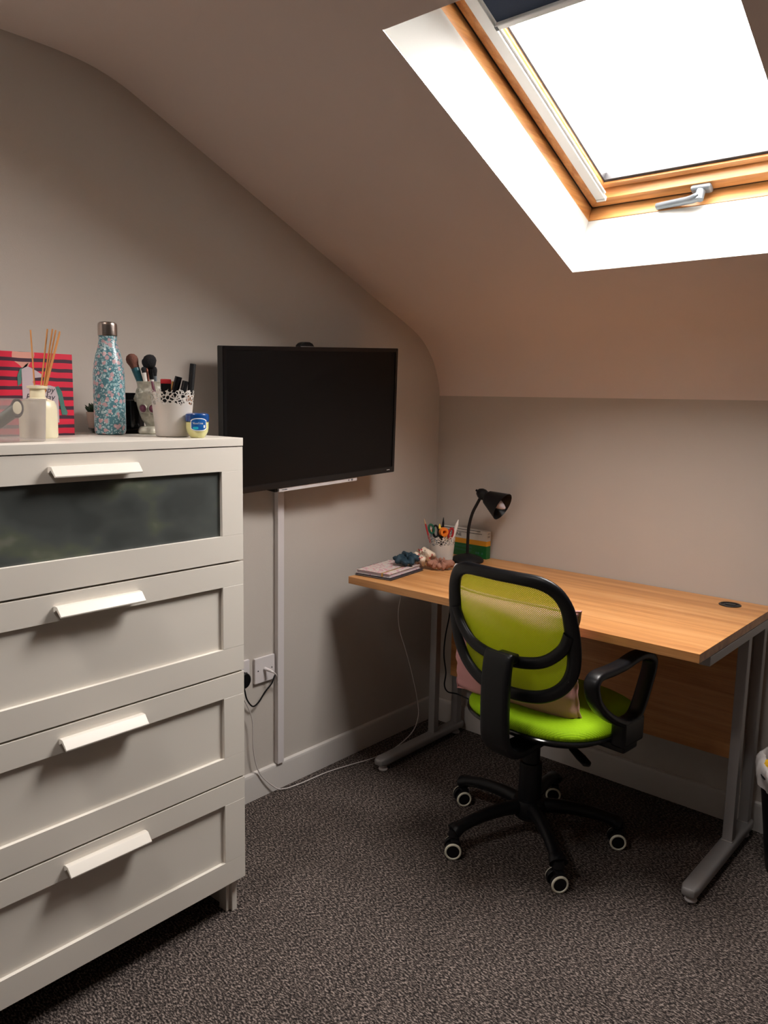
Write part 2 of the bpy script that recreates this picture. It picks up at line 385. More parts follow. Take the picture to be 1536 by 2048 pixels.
def thing(name, label, cat, loc=(0, 0, 0), rz=0, group=None, kind=None, mtx=None):
    o = bpy.data.objects.new(name, None); COL.objects.link(o); o.empty_display_size = .05
    mm = mtx or (Matrix.Translation(Vector(loc)) @ Matrix.Rotation(rz, 4, 'Z'))
    o.matrix_world = mm; o.location = mm.to_translation(); o.rotation_euler = mm.to_euler()
    WM[o.name] = mm
    if label: o['label'] = label
    if cat: o['category'] = cat
    if group: o['group'] = group
    if kind: o['kind'] = kind
    return o
def tag(o, label, cat, group=None):
    o['label'] = label; o['category'] = cat
    if group: o['group'] = group
    return o
def struct(o): o['kind'] = 'structure'; return o
def origin(o, loc):
    """give a single-mesh thing an origin at its own base"""
    o.data.transform(Matrix.Translation(-Vector(loc))); o.location = loc; WM[o.name] = Matrix.Translation(Vector(loc)); return o
def text(body, size, mtx, m, parent, name, ext=.0003, shear=0, align='LEFT', sx=1):
    cu = bpy.data.curves.new('t', 'FONT'); cu.body = body; cu.size = size; cu.extrude = ext; cu.shear = shear; cu.align_x = align
    to = bpy.data.objects.new('t', cu); COL.objects.link(to)
    dg = bpy.context.evaluated_depsgraph_get()
    me = bpy.data.meshes.new_from_object(to.evaluated_get(dg)); bpy.data.objects.remove(to); bpy.data.curves.remove(cu)
    me.name = name
    me.transform(WM[parent.name].inverted() @ mtx @ Matrix.Diagonal((sx, 1, 1, 1)))
    me.materials.clear(); me.materials.append(m)
    o = bpy.data.objects.new(name, me); COL.objects.link(o); o.parent = parent; WM[o.name] = WM[parent.name]
    return o
def frame(o, x, y, z):
    x, y, z = Vector(x), Vector(y), Vector(z)
    return Matrix(((x.x, y.x, z.x, o[0]), (x.y, y.y, z.y, o[1]), (x.z, y.z, z.z, o[2]), (0, 0, 0, 1)))
def catmull(P, n=6, closed=False):
    P = [Vector(p) for p in P]; out = []; N = len(P)
    for i in range(N if closed else N-1):
        if closed: a, b, c, d = P[i-1], P[i], P[(i+1) % N], P[(i+2) % N]
        else: a, b, c, d = P[max(i-1, 0)], P[i], P[i+1], P[min(i+2, N-1)]
        for k in range(n):
            t = k/n
            out.append(.5*((2*b)+(c-a)*t+(2*a-5*b+4*c-d)*t*t+(3*b-a-3*c+d)*t**3))
    if not closed: out.append(P[-1])
    return out

# ================================================================== ROOM SHELL
RX, RY = 3.3, -4.3
def struct_box(name, lo, hi, m): return struct(MB().box(lo, hi).build(name, m))
struct_box('floor', (-.1, RY-.1, -.1), (RX+.1, .1, 0), M['carpet'])
# ceiling section (y, z): knee wall top, cove, slope, soft bend, flat
sec = catmull([(0, 0, 1.356), (0, -.006, 1.395), (0, -.022, 1.44), (0, -.058, 1.505), (0, -.135, 1.578), (0, -.26, 1.639), (0, -.35, 1.676)], 5)
sec = [(p.y, p.z) for p in sec] + [(-.437, 1.713), (-.70, 1.829), (-1.0, 1.961), (-1.28, 2.084)]
sec += [(p.y, p.z) for p in catmull([(0, -1.32, 2.101), (0, -1.39, 2.130), (0, -1.47, 2.151), (0, -1.56, 2.161), (0, -1.68, 2.163)], 5)] + [(-2.35, 2.163), (-2.85, 2.163), (RY, 2.163)]
b = MB()
xs = [0, .45, .804, .95, 1.457, RX]
V = [[b.bm.verts.new((x, y, z)) for y, z in sec] for x in xs]
for i in range(5):
    for j in range(len(sec)-1):
        inside = (i in (2, 3) and sec[j][0] <= -.436 and sec[j+1][0] >= -1.281) or (i in (1, 2) and sec[j][0] == -2.35)
        if not inside: b.face([V[i][j], V[i][j+1], V[i+1][j+1], V[i+1][j]])
struct(b.build('ceiling', M['ceil'], angle=60))
# side walls follow the same section
for nm, x0, x1 in (('wall_left', -.1, 0), ('wall_right', RX, RX+.1)):
    poly = [(y, z) for y, z in sec] + [(RY, 0), (0, 0)]
    mt = Matrix(((0, 0, 1, 0), (1, 0, 0, 0), (0, 1, 0, 0), (0, 0, 0, 1)))
    struct(MB().prism(poly, x0, x1, mt).build(nm, M['wall' if nm == 'wall_left' else 'feature'], angle=20))
struct_box('wall_back', (-.1, 0, 0), (RX+.1, .1, 1.356), M['wall'])
struct_box('wall_front', (-.1, RY-.1, 0), (RX+.1, RY, 2.163), M['feature'])
def skirting(name, lo, hi, axis):
    b = MB()
    L = hi[axis]-lo[axis]
    prof = [(0, 0), (.014, 0), (.014, .082), (.011, .091), (.005, .094), (0, .094)]
    if axis == 1: mt = Matrix(((1, 0, 0, 0), (0, 0, 1, lo[1]), (0, 1, 0, 0), (0, 0, 0, 1)))
    else: mt = Matrix(((0, 0, 1, lo[0]), (-1, 0, 0, 0), (0, 1, 0, 0), (0, 0, 0, 1)))
    b.prism(prof, 0, L, mt); return struct(b.build(name, M['skirt']))
skirting('baseboard_left', (0, RY, 0), (0, -.0005, 0), 1)
skirting('baseboard_back', (.0145, 0, 0), (RX, 0, 0), 0)

# ------------------------------------------------------------------ skylight
win = thing('window_1', None, None, (1.13, -.82, 1.98), kind='structure')
def SKYb(b): b.bm.transform(SKY); return b
def sk_ring(b, outer, inner, n0, n1, inner1=None, outer1=None):
    """rectangular ring in skylight coordinates, (x0,x1,s0,s1)"""
    def rect(r, n): return [Vector((r[0], r[2], n)), Vector((r[1], r[2], n)), Vector((r[1], r[3], n)), Vector((r[0], r[3], n))]
    inner1 = inner1 or inner; outer1 = outer1 or outer
    L = [rect(outer, n0), rect(inner, n0), rect(inner1, n1), rect(outer1, n1)]
    Vv = [[b.bm.verts.new(p) for p in q] for q in L]
    for i in range(4):
        for k in range(4): b.face([Vv[i][k], Vv[i][(k+1) % 4], Vv[(i+1) % 4][(k+1) % 4], Vv[(i+1) % 4][k]])
def lin(b): return b
b = MB(); o0 = (.804, 1.457, 0, .921); o1 = (.825, 1.478, .022, .905)
def rc(r, n): return [Vector((r[0], r[2], n)), Vector((r[1], r[2], n)), Vector((r[1], r[3], n)), Vector((r[0], r[3], n))]
A = [b.bm.verts.new(p) for p in rc(o0, 0)]; B_ = [b.bm.verts.new(p) for p in rc(o1, .152)]
for k in range(4): b.face([A[k], A[(k+1) % 4], B_[(k+1) % 4], B_[k]])
SKYb(b).build('reveal', M['reveal'], win)
def wood_ring(name, outer, inner, n0, n1, inner1=None):
    # stiles carry grain along s, rails along x
    for nm, ks, mm in ((name+'_rail', (0, 2), M['pine']), (name+'_stile', (1, 3), M['pine_s'])):
        for k in ks:
            b = MB(); inn1 = inner1 or inner
            a0, a1 = rc(outer, n0), rc(inner, n0); c0, c1 = rc(outer, n1), rc(inn1, n1)
            e = .0; q = [a0[k], a0[(k+1) % 4], a1[(k+1) % 4], a1[k], c0[k], c0[(k+1) % 4], c1[(k+1) % 4], c1[k]]
            v = [b.bm.verts.new(p) for p in q]
            for f in ((0, 1, 2, 3), (7, 6, 5, 4), (0, 4, 5, 1), (1, 5, 6, 2), (2, 6, 7, 3), (3, 7, 4, 0)): b.face([v[i] for i in f])
            bmesh.ops.bevel(b.bm, geom=list(b.bm.edges), offset=.0012, segments=2, profile=.5, affect='EDGES')
            SKYb(b).build(nm, mm, win)
wood_ring('frame', (.785, 1.518, -.018, .945), (.825, 1.478, .024, .903), .150, .262)
wood_ring('sash', (.834, 1.469, .034, .893), (.864, 1.439, .066, .862), .186, .245, (.882, 1.421, .082, .845))
b = MB(); sk_ring(b, (.882, 1.421, .080, .846), (.888, 1.415, .097, .838), .208, .236, (.893, 1.410, .100, .835)); SKYb(b).build('glazing_bead', M['pine'], win)
b = MB(); sk_ring(b, (.888, 1.416, .096, .839), (.8945, 1.410, .1075, .834), .214, .238); SKYb(b).build('gasket', M['gasket'], win)
b = MB(); b.box((.885, .092, .228), (1.419, .842, .234)); SKYb(b).build('pane', M['pane'], win)
b = MB(); sk_ring(b, (.78, 1.523, -.023, .95), (.845, 1.458, .045, .882), .246, .264); SKYb(b).build('light_stop_ring', M['gasket'], win)  # ring added behind the sash gap to stop sky light leaking in
b = MB(); sk_ring(b, (.8252, 1.4778, .0242, .9028), (.8345, 1.4685, .0345, .8925), .192, .200); SKYb(b).build('gap_shade_strip', M['gasket'], win)  # black strip standing in for the shade between frame and sash
# handle
h = MB(); h.box((1.124, .034, .172), (1.178, .064, .187), .007, 3)
hp = SKYb(h).build('handle_plate', M['alu'], win)
h = MB()
h.cyl((1.150, .050, .174), (1.150, .048, .148), .012, .011)
h.tube(catmull([(1.150, .050, .158), (1.128, .048, .152), (1.10, .043, .154), (1.06, .037, .157), (1.03, .033, .158)], 5), [.0085]*21, 12, wide=[.0150-.005*i/20 for i in range(21)], upv=(0, 0, 1))
SKYb(h).build('window_handle', M['alu'], win)
# roller blind
bl = thing('roller_blind', 'navy blue roller blind half drawn down inside the skylight, with aluminium side rails', 'blind', (1.13, -1.10, 2.12))
for x0, x1 in ((.866, .894), (1.409, 1.437)):
    b = MB(); sgn = 1 if x0 < 1 else -1
    b.box((x0, .078, .174), (x1, .888, .185), .001, 1)
    xi = (x1, x1+.006) if sgn > 0 else (x0-.006, x0)
    b.box((xi[0]-.0005, .092, .180), (xi[1], .886, .185), .0006, 1)
    b.box((x0, .070, .172), (x1, .0775, .1855), .001, 1)
    SKYb(b).build('side_rail', M['blind_alu'], bl)
b = MB(); b.box((.898, .705, .1805), (1.405, .886, .1822)); SKYb(b).build('blind_fabric', M['navy'], bl)
b = MB(); b.box((.896, .694, .170), (1.407, .708, .184), .003, 3); b.box((.896, .690, .176), (1.407, .6945, .182), .001, 1)
pb = SKYb(b).build('pull_bar', M['blind_alu'], bl)
b = MB(); b.box((.8955, .696, .1725), (.903, .706, .1695)); SKYb(b).build('end_clip', M['black_plastic'], pb)
b = MB(); b.box((.866, .872, .150), (1.437, .8995, .1715), .004, 2); SKYb(b).build('head_box', M['blind_alu'], bl)

# roof opening added out of view, to brighten the upper-left wall
fill_win = thing('fill_window_2', None, None, (.70, -2.60, 2.163), kind='structure')
b = MB(); A = [b.bm.verts.new((x, y, 2.163)) for x, y in ((.45, -2.85), (.95, -2.85), (.95, -2.35), (.45, -2.35))]
B_ = [b.bm.verts.new((x, y, 2.26)) for x, y in ((.45, -2.85), (.95, -2.85), (.95, -2.35), (.45, -2.35))]
for k in range(4): b.face([A[k], A[(k+1) % 4], B_[(k+1) % 4], B_[k]])
b.build('reveal', M['reveal'], fill_win)
b = MB(); sk_ring(b, (.42, .98, -2.88, -2.32), (.49, .91, -2.81, -2.39), 2.24, 2.32); b.build('frame', M['pine'], fill_win)
b = MB(); b.box((.48, -2.82, 2.29), (.92, -2.38, 2.296)); b.build('pane', M['pane'], fill_win)

# ================================================================== CHEST OF DRAWERS
CF, CYR, CYL = .444, -1.36, -2.14      # front plane x, right end y, left end y
ch = thing('chest_of_drawers', 'tall white four-drawer chest with frosted glass top drawer against the left wall', 'chest of drawers', ((.03+CF)/2, (CYR+CYL)/2, 0))
XB = .03
b = MB(); b.box((XB, CYL, 1.2205), (CF+.002, CYR, 1.24), .0012, 2); b.build('top_board', M['white_foil'], ch)
b = MB()
for y0, y1 in ((CYL+.012, CYL+.028), (CYR-.028, CYR-.012)):
    b.box((XB, y0, .0), (CF-.021, y1, 1.2205), .0008, 1)
b.box((XB, CYL+.028, .09), (CF-.03, CYR-.028, .105)); b.box((XB, CYL+.028, .09), (XB+.006, CYR-.028, 1.2205))
b.build('carcass', M['white_foil'], ch)
for y0, y1 in ((CYL+.0285, CYL+.040), (CYR-.040, CYR-.0285)):
    b = MB(); b.box((CF-.060, y0, 0), (CF-.030, y1, .09), .001, 1); b.build('leg', M['white_foil'], ch)
DH = .2815
for k in range(4):
    z1 = 1.2185-k*DH; z0 = z1-DH+.0046
    ft = CF-.0195
    b = MB()
    RAILT, RAILB, ST = .0575, .0635, .063
    b.box((ft, CYL, z1-RAILT), (CF, CYR, z1), .0009, 2)
    b.box((ft, CYL, z0), (CF, CYR, z0+RAILB), .0009, 2)
    b.box((ft, CYR-ST, z0+RAILB), (CF, CYR, z1-RAILT), .0006, 1)
    b.box((ft, CYL, z0+RAILB), (CF, CYL+ST, z1-RAILT), .0006, 1)
    if k: b.box((ft, CYL+ST-.001, z0+RAILB-.001), (CF-.009, CYR-ST+.001, z1-RAILT+.001))
    # drawer box behind
    b.box((XB+.012, CYL+.035, z0+.02), (ft-.0005, CYL+.045, z1-.05)); b.box((XB+.012, CYR-.045, z0+.02), (ft-.0005, CYR-.035, z1-.05))
    b.box((XB+.012, CYL+.045, z0+.02), (ft-.0005, CYR-.045, z0+.03))
    dr = b.build('drawer', M['white_foil'], ch)
    if k == 0:
        g = MB(); g.box((CF-.0125, CYL+ST-.003, z0+RAILB-.003), (CF-.0085, CYR-ST+.003, z1-RAILT+.003))
        go = g.build('glass_panel', M['frosted'], dr); go['label'] = 'dark frosted glass panel'
    # lip handle: sloping blade on the upper rail
    zc = z1-.0265
    # section (x out, z): angled cover that overhangs the finger grip
    pr_ = [(0, .002), (.006, .0035), (.015, .0030), (.0300, -.0145), (.0292, -.0178), (.0262, -.0178), (.0115, -.003), (.004, -.010), (0, -.010)]
    y0, y1 = -1.848, -1.650
    b = MB(); mid = []
    for yy, inset in ((y0, 1), (y1, -1)):
        mid.append([Vector((CF+px, yy+inset*(.012*(1-min(1, px/.03))-.0), zc+pz)) for px, pz in pr_])
    # ends are cut at a slant: narrower at the wall side
    mid[0] = [Vector((p.x, -1.844+.001*(p.x-CF)/.03, p.z)) for p in mid[0]]
    mid[1] = [Vector((p.x, -1.651-.000*(p.x-CF)/.03, p.z)) for p in mid[1]]
    b.rings(mid); bmesh.ops.bevel(b.bm, geom=list(b.bm.edges), offset=.0006, segments=1, affect='EDGES')
    b.build('handle', M['white_foil'], dr)

# ================================================================== TV, bracket, bar, trunking, sockets
tvC = Vector((.121, -.793, 1.280)); yw, tl_, rl = -.041, -.061, .047
nrm = Vector((math.cos(yw)*math.cos(tl_), math.sin(yw)*math.cos(tl_), math.sin(tl_)))
rt_ = Vector((-math.sin(yw), math.cos(yw), 0)); up_ = nrm.cross(rt_)
rt2 = rt_*math.cos(rl)+up_*math.sin(rl); up2 = up_*math.cos(rl)-rt_*math.sin(rl)
TM = frame(tvC, rt2, up2, nrm)
tv = thing('television', 'flat black television on a bracket on the left wall, screen switched off', 'television', mtx=TM)
W2, H2 = .365, .217
b = MB(); sk_ring(b, (-W2, W2, -H2, H2), (-W2+.013, W2-.013, -H2+.021, H2-.013), 0, -.028)
bmesh.ops.bevel(b.bm, geom=list(b.bm.edges), offset=.0015, segments=2, affect='EDGES'); b.build('bezel', M['black_gloss'], tv, local=True)
b = MB(); b.box((-W2+.012, -H2+.020, -.006), (W2-.012, H2-.012, -.003)); b.build('screen', M['screen'], tv, local=True)
b = MB(); b.box((-W2+.004, -H2+.004, -.032), (W2-.004, H2-.004, -.0285), .001, 1)
b.prism([(-.28, -.17), (.28, -.17), (.25, .13), (-.25, .13)], -.052, -.032, None, .008, 2); b.build('back_cover', M['black_plastic'], tv, local=True)
b = MB(); b.box((W2-.040, -H2+.010, .0001), (W2-.026, -H2+.0115, .0006)); b.build('status_mark', M['label_white'], tv, local=True)
# wall bracket
wb = thing('tv_bracket', 'black wall bracket behind the television, its rounded top showing above the screen', 'bracket', (0.001, -.80, 1.28))
b = MB(); b.box((.0005, -.87, 1.20), (.010, -.74, 1.36), .002, 1); b.box((.010, -.815, 1.255), (.055, -.785, 1.305), .003, 1); b.build('wall_plate', M['black_plastic'], wb)
dome = MB()
dc = tvC + up2*(H2-.004) - nrm*.045 + rt2*(-.022)
dmt = frame(dc, rt2, up2, nrm)
dome.prism([(-.029, -.03), (.029, -.03), (.0285, .006), (.022, .014), (.010, .0185), (-.008, .0185), (-.020, .015), (-.029, .008)], -.012, .012, dmt, .002, 2)
dome.prism([(-.03, -.14), (.03, -.14), (.03, -.03), (-.03, -.03)], -.012, .0, dmt)
dm = dome.build('top_cap', M['black_plastic'], wb)
b = MB(); b.prism([(-.028, .004), (.028, .004), (.028, .0055), (-.028, .0055)], .0122, .0128, dmt); b.build('trim_line', M['grey_metal'], dm)
# slim white bar under the tv
barc = tvC - up2*(H2+.0068) + rt2*(.012) - nrm*.022
BM_ = frame(barc, rt2, up2, nrm)
mb_ = thing('media_player', 'slim white bar with two small controls just under the black television', 'media player', mtx=BM_)
b = MB(); b.box((-.170, -.0062, -.05), (.170, .0062, .018), .0012, 2); b.build('casing', M['white_plastic'], mb_, local=True)
b = MB(); b.box((-.182, -.0062, -.045), (-.1705, .0062, .012), .001, 1); b.build('end_plate', M['black_plastic'], mb_, local=True)
b = MB(); b.cyl((.131, 0, .0181), (.131, 0, .0188), .0022, .0022, 12); b.build('sensor', M['ink'], mb_, local=True)
b = MB(); b.cyl((.146, 0, .0181), (.146, 0, .0196), .0036, .0034, 16); b.build('button', M['alu'], mb_, local=True)
text('TOSHIBA', .0056, BM_ @ Matrix.Translation((-.160, -.0018, .0182)), M['ink'], mb_, 'lettering', .0002)
# trunking
tr = thing('cable_trunking', 'narrow white cable trunking running down the left wall below the television', 'cable trunking', (0, -.863, .095))
b = MB(); b.box((.0005, -.8765, .0945), (.016, -.8515, 1.14), .0015, 1); b.build('channel', M['white_plastic'], tr)
b = MB(); b.box((.0162, -.8775, .0945), (.0205, -.8505, 1.14), .0012, 2); b.build('cover_strip', M['white_plastic'], tr)
def plate(name, label, cat, y0, y1, z0, z1, hole=True):
    t = thing(name, label, cat, (0, (y0+y1)/2, z0))
    b = MB(); b.box((.0004, y0, z0), (.0105, y1, z1), .0018, 2); fp = b.build('face_plate', M['white_plastic'], t)
    zc = (z0+z1)/2
    for yy in ((y0+.013), (y1-.013)):
        b = MB(); b.cyl((.0106, yy, zc), (.0112, yy, zc), .0024, .0024, 12); b.build('screw', M['ink'], fp)
    return t
s1 = plate('aerial_socket', 'square white aerial socket plate on the left wall beside the trunking', 'socket', -.968, -.883, .400, .486)
s2 = plate('power_socket', 'white power socket plate mostly hidden behind the chest of drawers', 'socket', -1.135, -.990, .408, .492)
b = MB(); b.box((.0106, -1.10, .470), (.0135, -1.088, .482), .001, 1); b.build('switch', M['white_plastic'], s2)
pg = thing('power_plug', 'black mains plug and lead in the socket at the chest edge', 'plug', (.0112, -1.033, .43))
pq = [(.024*math.cos(a)*1.0, .026*math.sin(a)) for a in [2*PI*k/24 for k in range(24)]]
pm = Matrix(((0, 0, 1, 0), (1, 0, 0, -1.030), (0, 1, 0, .436), (0, 0, 0, 1)))
b = MB(); b.prism(pq, .0112, .040, pm, .006, 3); b.build('plug_body', M['black_plastic'], pg)
b = MB(); b.tube(catmull([(.022, -1.024, .414), (.019, -1.018, .395), (.018, -1.008, .362), (.018, -.985, .333), (.018, -.960, .340), (.018, -.932, .368), (.018, -.905, .388), (.017, -.893, .405), (.013, -.883, .414)], 6), .0026, 8)
b.build('lead', M['black_plastic'], pg)
ax = thing('aerial_lead', 'short white aerial lead plugged into the square wall plate', 'cable', (.011, -.926, .443))
b = MB(); b.cyl((.0113, -.928, .446), (.034, -.918, .440), .0058, .0050, 16); b.cyl((.034, -.918, .440), (.040, -.915, .437), .0050, .0030, 16); b.build('plug', M['white_plastic'], ax)
b = MB(); b.tube(catmull([(.039, -.915, .437), (.042, -.906, .428), (.034, -.894, .412), (.024, -.884, .396), (.0235, -.881, .388)], 6), .0024, 8); b.build('lead', M['cable_white'], ax)
# long white cable
b = MB()
b.tube(catmull([(.028, -1.075, .42), (.03, -1.05, .398), (.03, -1.031, .374), (.024, -.992, .292), (.020, -.985, .19), (.020, -.962, .098), (.026, -.905, .028), (.032, -.865, .0045), (.045, -.795, .0035),
                (.052, -.675, .0035), (.075, -.565, .0035), (.095, -.485, .0035), (.110, -.380, .010), (.12, -.302, .036), (.12, -.256, .063), (.12, -.236, .109), (.12, -.245, .173), (.12, -.280, .284), (.12, -.324, .394),
                (.12, -.362, .481), (.12, -.373, .551), (.12, -.358, .619), (.12, -.345, .68), (.125, -.335, .7035)], 7), .0021, 8)
o = b.build('charging_cable', M['cable_white']); origin(o, (.05, -.79, 0)); tag(o, 'long thin white cable trailing from the chest along the carpet up under the desk', 'cable')

# ================================================================== DESK
DX0, DX1, DY0, DY1 = .113, 1.315, -.638, -.0155
DY1 = -.003
dk = thing('desk', 'wood-effect desk with silver-grey metal legs against the wall under the slope', 'desk', ((DX0+DX1)/2, -.32, 0))
b = MB(); b.box((DX0, DY0, .705), (DX1, DY1, .73), .0015, 2); b.build('desktop', M['desk'], dk)
b = MB(); b.box((.20, -.142, .268), (1.279, -.124, .7045), .001, 1); b.build('modesty_panel', M['desk'], dk)
b = MB(); b.lathe([(.0, .7305), (.026, .7305), (.0265, .7322), (.031, .7328), (.033, .7312), (.033, .7304)], (1.206, -.078, 0), 32, cap0=False, cap1=False)
b.box((1.19, -.080, .7308), (1.222, -.066, .7326), .001, 1); b.build('cable_port', M['black_plastic'], dk)
for sx in (0, 1):
    xc = 1.299 if sx else .180
    for y0 in (-.232, -.082):
        b = MB(); b.box((xc-.015, y0, .052), (xc+.015, y0+.030, .682), .003, 2); b.build('leg', M['grey_metal'], dk)
        b = MB(); b.box((xc-.0165, y0-.002, .0515), (xc+.0165, y0+.032, .054), .001, 1); b.build('leg_collar', M['grey_metal'], dk)
    b = MB(); b.box((xc-.017, -.560, .678), (xc+.017, -.03, .7045), .003, 2); b.build('support_beam', M['grey_metal'], dk)
    b = MB()
    path = [(xc, -.545, .036), (xc, -.540, .036), (xc, -.52, .036), (xc, -.05, .036), (xc, -.035, .036), (xc, -.030, .036)]
    cs = []
    for (px, py, pz), sc in zip(path, (.3, .75, 1, 1, .75, .3)):
        cs.append([Vector((px+.0235*sc*math.copysign(abs(math.cos(a))**.5, math.cos(a)), py, pz+.016*sc*math.copysign(abs(math.sin(a))**.6, math.sin(a)))) for a in [2*PI*k/28 for k in range(28)]])
    b.rings(cs); b.build('foot', M['grey_metal'], dk)
    for yy in (-.512, -.065):
        b = MB(); b.lathe([(.0, .0005), (.015, .0005), (.017, .004), (.015, .010), (.008, .0125), (.006, .021), (0, .021)], (xc, yy, 0), 20, cap0=False, cap1=False); b.build('levelling_foot', M['white_plastic'], dk)

# ------------------------------------------------------------------ things on the desk
DT = .7302
# medicine box
bx = thing('cardboard_box', 'white orange and green cardboard box standing behind the desk lamp', 'box', (.17, -.032, DT))
y0, y1, x0, x1 = -.046, -.018, .062, .283
hb = DT+.108
b = MB(); b.box((x0, y0, DT), (x1, y1, DT+.050), .0006, 1); b.build('lower_panel', M['box_green'], bx)
b = MB(); b.box((x0, y0, DT+.0502), (x1, y1, DT+.0695), .0004, 1); b.build('middle_band', M['box_orange'], bx)
b = MB(); b.box((x0, y0, DT+.0697), (x1, y1, hb), .0006, 1); b.build('upper_panel', M['box_white'], bx)
FRONT = lambda x, z: frame((x, y0-.0006, z), (1, 0, 0), (0, 0, 1), (0, -1, 0))
text('MEDICINE', .0185, FRONT(.0800, DT+.0785), M['ink'], bx, 'lettering', .0002)
b = MB(); b.box((x0+.01, y0-.0006, hb-.0135), (x1-.022, y0-.0001, hb-.0118)); b.box((x0, y0-.0006, hb-.0035), (x1-.03, y0-.0001, hb-.0015)); b.build('print_line', M['ink'], bx)
b = MB()
for zz in (.040, .036, .026, .022): b.box((x0+.012, y0-.0006, DT+zz), (x1-.070, y0-.0001, DT+zz+.0012))
for xx in (x1-.050, x1-.040, x1-.022): b.box((xx, y0-.0006, DT+.016), (xx+.006, y0-.0001, DT+.024))
b.build('fine_print', M['card_teal'], bx)
b = MB()
for zz in (.098, .088, .084): b.box((x1+.0001, y0+.006, DT+zz), (x1+.0006, y1-.006, DT+zz+.002))
b.build('side_print', M['grey_ink'], bx)
# desk lamp
LB = Vector((.252, -.128, DT))
lp = thing('desk_lamp', 'black gooseneck desk lamp beside the pencil pot, shade tilted to the right', 'lamp', LB)
b = MB(); b.lathe([(.0, 0), (.060, 0), (.063, .004), (.062, .010), (.052, .018), (.032, .025), (.014, .029), (.009, .032), (0, .032)], LB, 48, cap0=False, cap1=False); b.build('base', M['black_matt'], lp)
Rv = Vector(rt); Uv = Vector((0, 0, 1)); Fv = Vector((-.658, .753, 0))
hz = 1/534.0
def LPx(dx, dy, df=0): return LB + Rv*(dx*hz) + Uv*(dy*hz) + Fv*df
neck = catmull([LPx(0, 12), LPx(0, 45), LPx(1, 70), LPx(7, 98), LPx(16, 118), LPx(24, 134)], 6)
b = MB(); b.tube(neck, .0058, 12)
b.build('gooseneck', M['black_plastic'], lp)
axd = (Rv*.78 - Vector((0, 0, 1))*.46 - Fv*.58).normalized()
tipc = LPx(22, 141)
q = axd.to_track_quat('Z', 'Y').to_matrix().to_4x4()
SH = Matrix.Translation(tipc) @ q
b = MB(); b.lathe([(0, -.022), (.004, -.021), (.005, -.014), (.013, -.010), (.020, .002), (.0215, .014), (.019, .024), (.021, .030), (.027, .034), (.0545, .106), (.0535, .1065), (.026, .036), (.006, .033)], seg=44, mtx=SH, cap0=False, cap1=False)
b.build('lamp_shade', M['black_plastic'], lp)
b = MB(); b.lathe([(.012, .036), (.014, .055), (.0185, .066), (.019, .078), (.016, .094), (.010, .108), (.004, .117), (0, .119)], seg=24, mtx=SH, cap0=True, cap1=False); b.build('bulb', M['bulb'], lp)
# lamp lead hanging behind the desk
b = MB(); b.tube(catmull([(.182, -.13, .552), (.181, -.135, .50), (.176, -.15, .42), (.172, -.15, .346), (.184, -.15, .277), (.179, -.15, .224), (.19, -.14, .196), (.215, -.11, .185), (.28, -.09, .165), (.36, -.07, .13)], 7), .0028, 8)
b.cyl((.182, -.130, .552), (.182, -.130, .572), .004, .0105, 14); b.cyl((.182, -.130, .572), (.182, -.130, .615), .0105, .0105, 14)
b.cyl((.182, -.130, .615), (.182, -.130, .62), .0105, .0035, 14); b.tube([(.182, -.130, .615), (.182, -.125, .66), (.186, -.118, .7035)], .0028, 8)
o = b.build('hanging_cable', M['black_plastic']); origin(o, (.18, -.14, .19)); tag(o, 'black power lead with an inline adapter hanging under the left end of the desk', 'cable')

# lace pots
def lace_pot(c, label):
    t = thing('lace_pot', label, 'pot', c, group=None)
    sc = lambda a: abs(math.sin(a*5.5))**.7
    b = MB(); c = Vector(c); seg = 176
    prof = [(.002, .0015), (.0375, .001), (.040, .003)] + [(.040+.0105*k/9, .003+.103*k/9) for k in range(1, 10)] + [(.0509, .108)]
    def md(r, z, a):
        if z > .090: z = z + (z-.090)/.018*(.0085*abs(math.sin(a*6.5))+.0025*abs(math.sin(a*19))-.006)
        return r, z
    b.lathe(prof, c, seg, cap0=True, cap1=False, mod=md)
    o = b.build('pot_body', M['lace'], t, uvf=None, angle=60)
    me = o.data; uvl = me.uv_layers.new(name='UVMap')
    for poly in me.polygons:
        an = []
        for li in poly.loop_indices:
            co = me.vertices[me.loops[li].vertex_index].co
            an.append([math.atan2(co.y, co.x), co.z, li])
        mx = max(a[0] for a in an)
        for a in an:
            if mx-a[0] > PI: a[0] += 2*PI
            uvl.data[a[2]].uv = (a[0]*.047+.2, a[1])
    return t
p1c = Vector((.215, -.243, DT)); p2c = Vector((.325, -.1475*10, 1.2402))
lace_pot(p1c, 'white lace-edged metal pot holding pens and scissors on the desk')
def stick(name, label, cat, segs, group):
    """segs: list of (p0, p1, r0, r1, material, part name)"""
    t = thing(name, label, cat, segs[0][0], group=group)
    for p0, p1, r0, r1, m, pn in segs:
        b = MB(); b.cyl(p0, p1, r0, r1, 14); b.build(pn, m, t)
    return t
PG = 'pens and tools in the desk pot'
def lerp(a, b, t): return Vector(a).lerp(Vector(b), t)
def pencil(name, label, cat, foot, top, r, m1, m2, tipm, group=PG):
    a = Vector(foot); d = Vector(top)
    return stick(name, label, cat, [(a, lerp(a, d, .88), r, r, m1, 'barrel'), (lerp(a, d, .88), d, r, r*.25, m2, 'tip')], group)
fz = DT+.006
pencil('pencil', 'thin dark red pencil leaning furthest left in the desk pot', 'pencil', (.200, -.262, fz), (.153, -.274, .899), .0030, M['red'], M['pencil_wood'], None)
pencil('paint_brush', 'small wooden brush with white tip beside the dark red pencil', 'brush', (.200, -.240, fz), (.172, -.262, .877), .0028, M['pencil_wood'], M['white_lacquer'], None)
pencil('pen', 'tall slim black pen standing highest in the desk pot', 'pen', (.214, -.246, fz), (.207, -.226, .905), .0042, M['black_plastic'], M['black_plastic'], None)
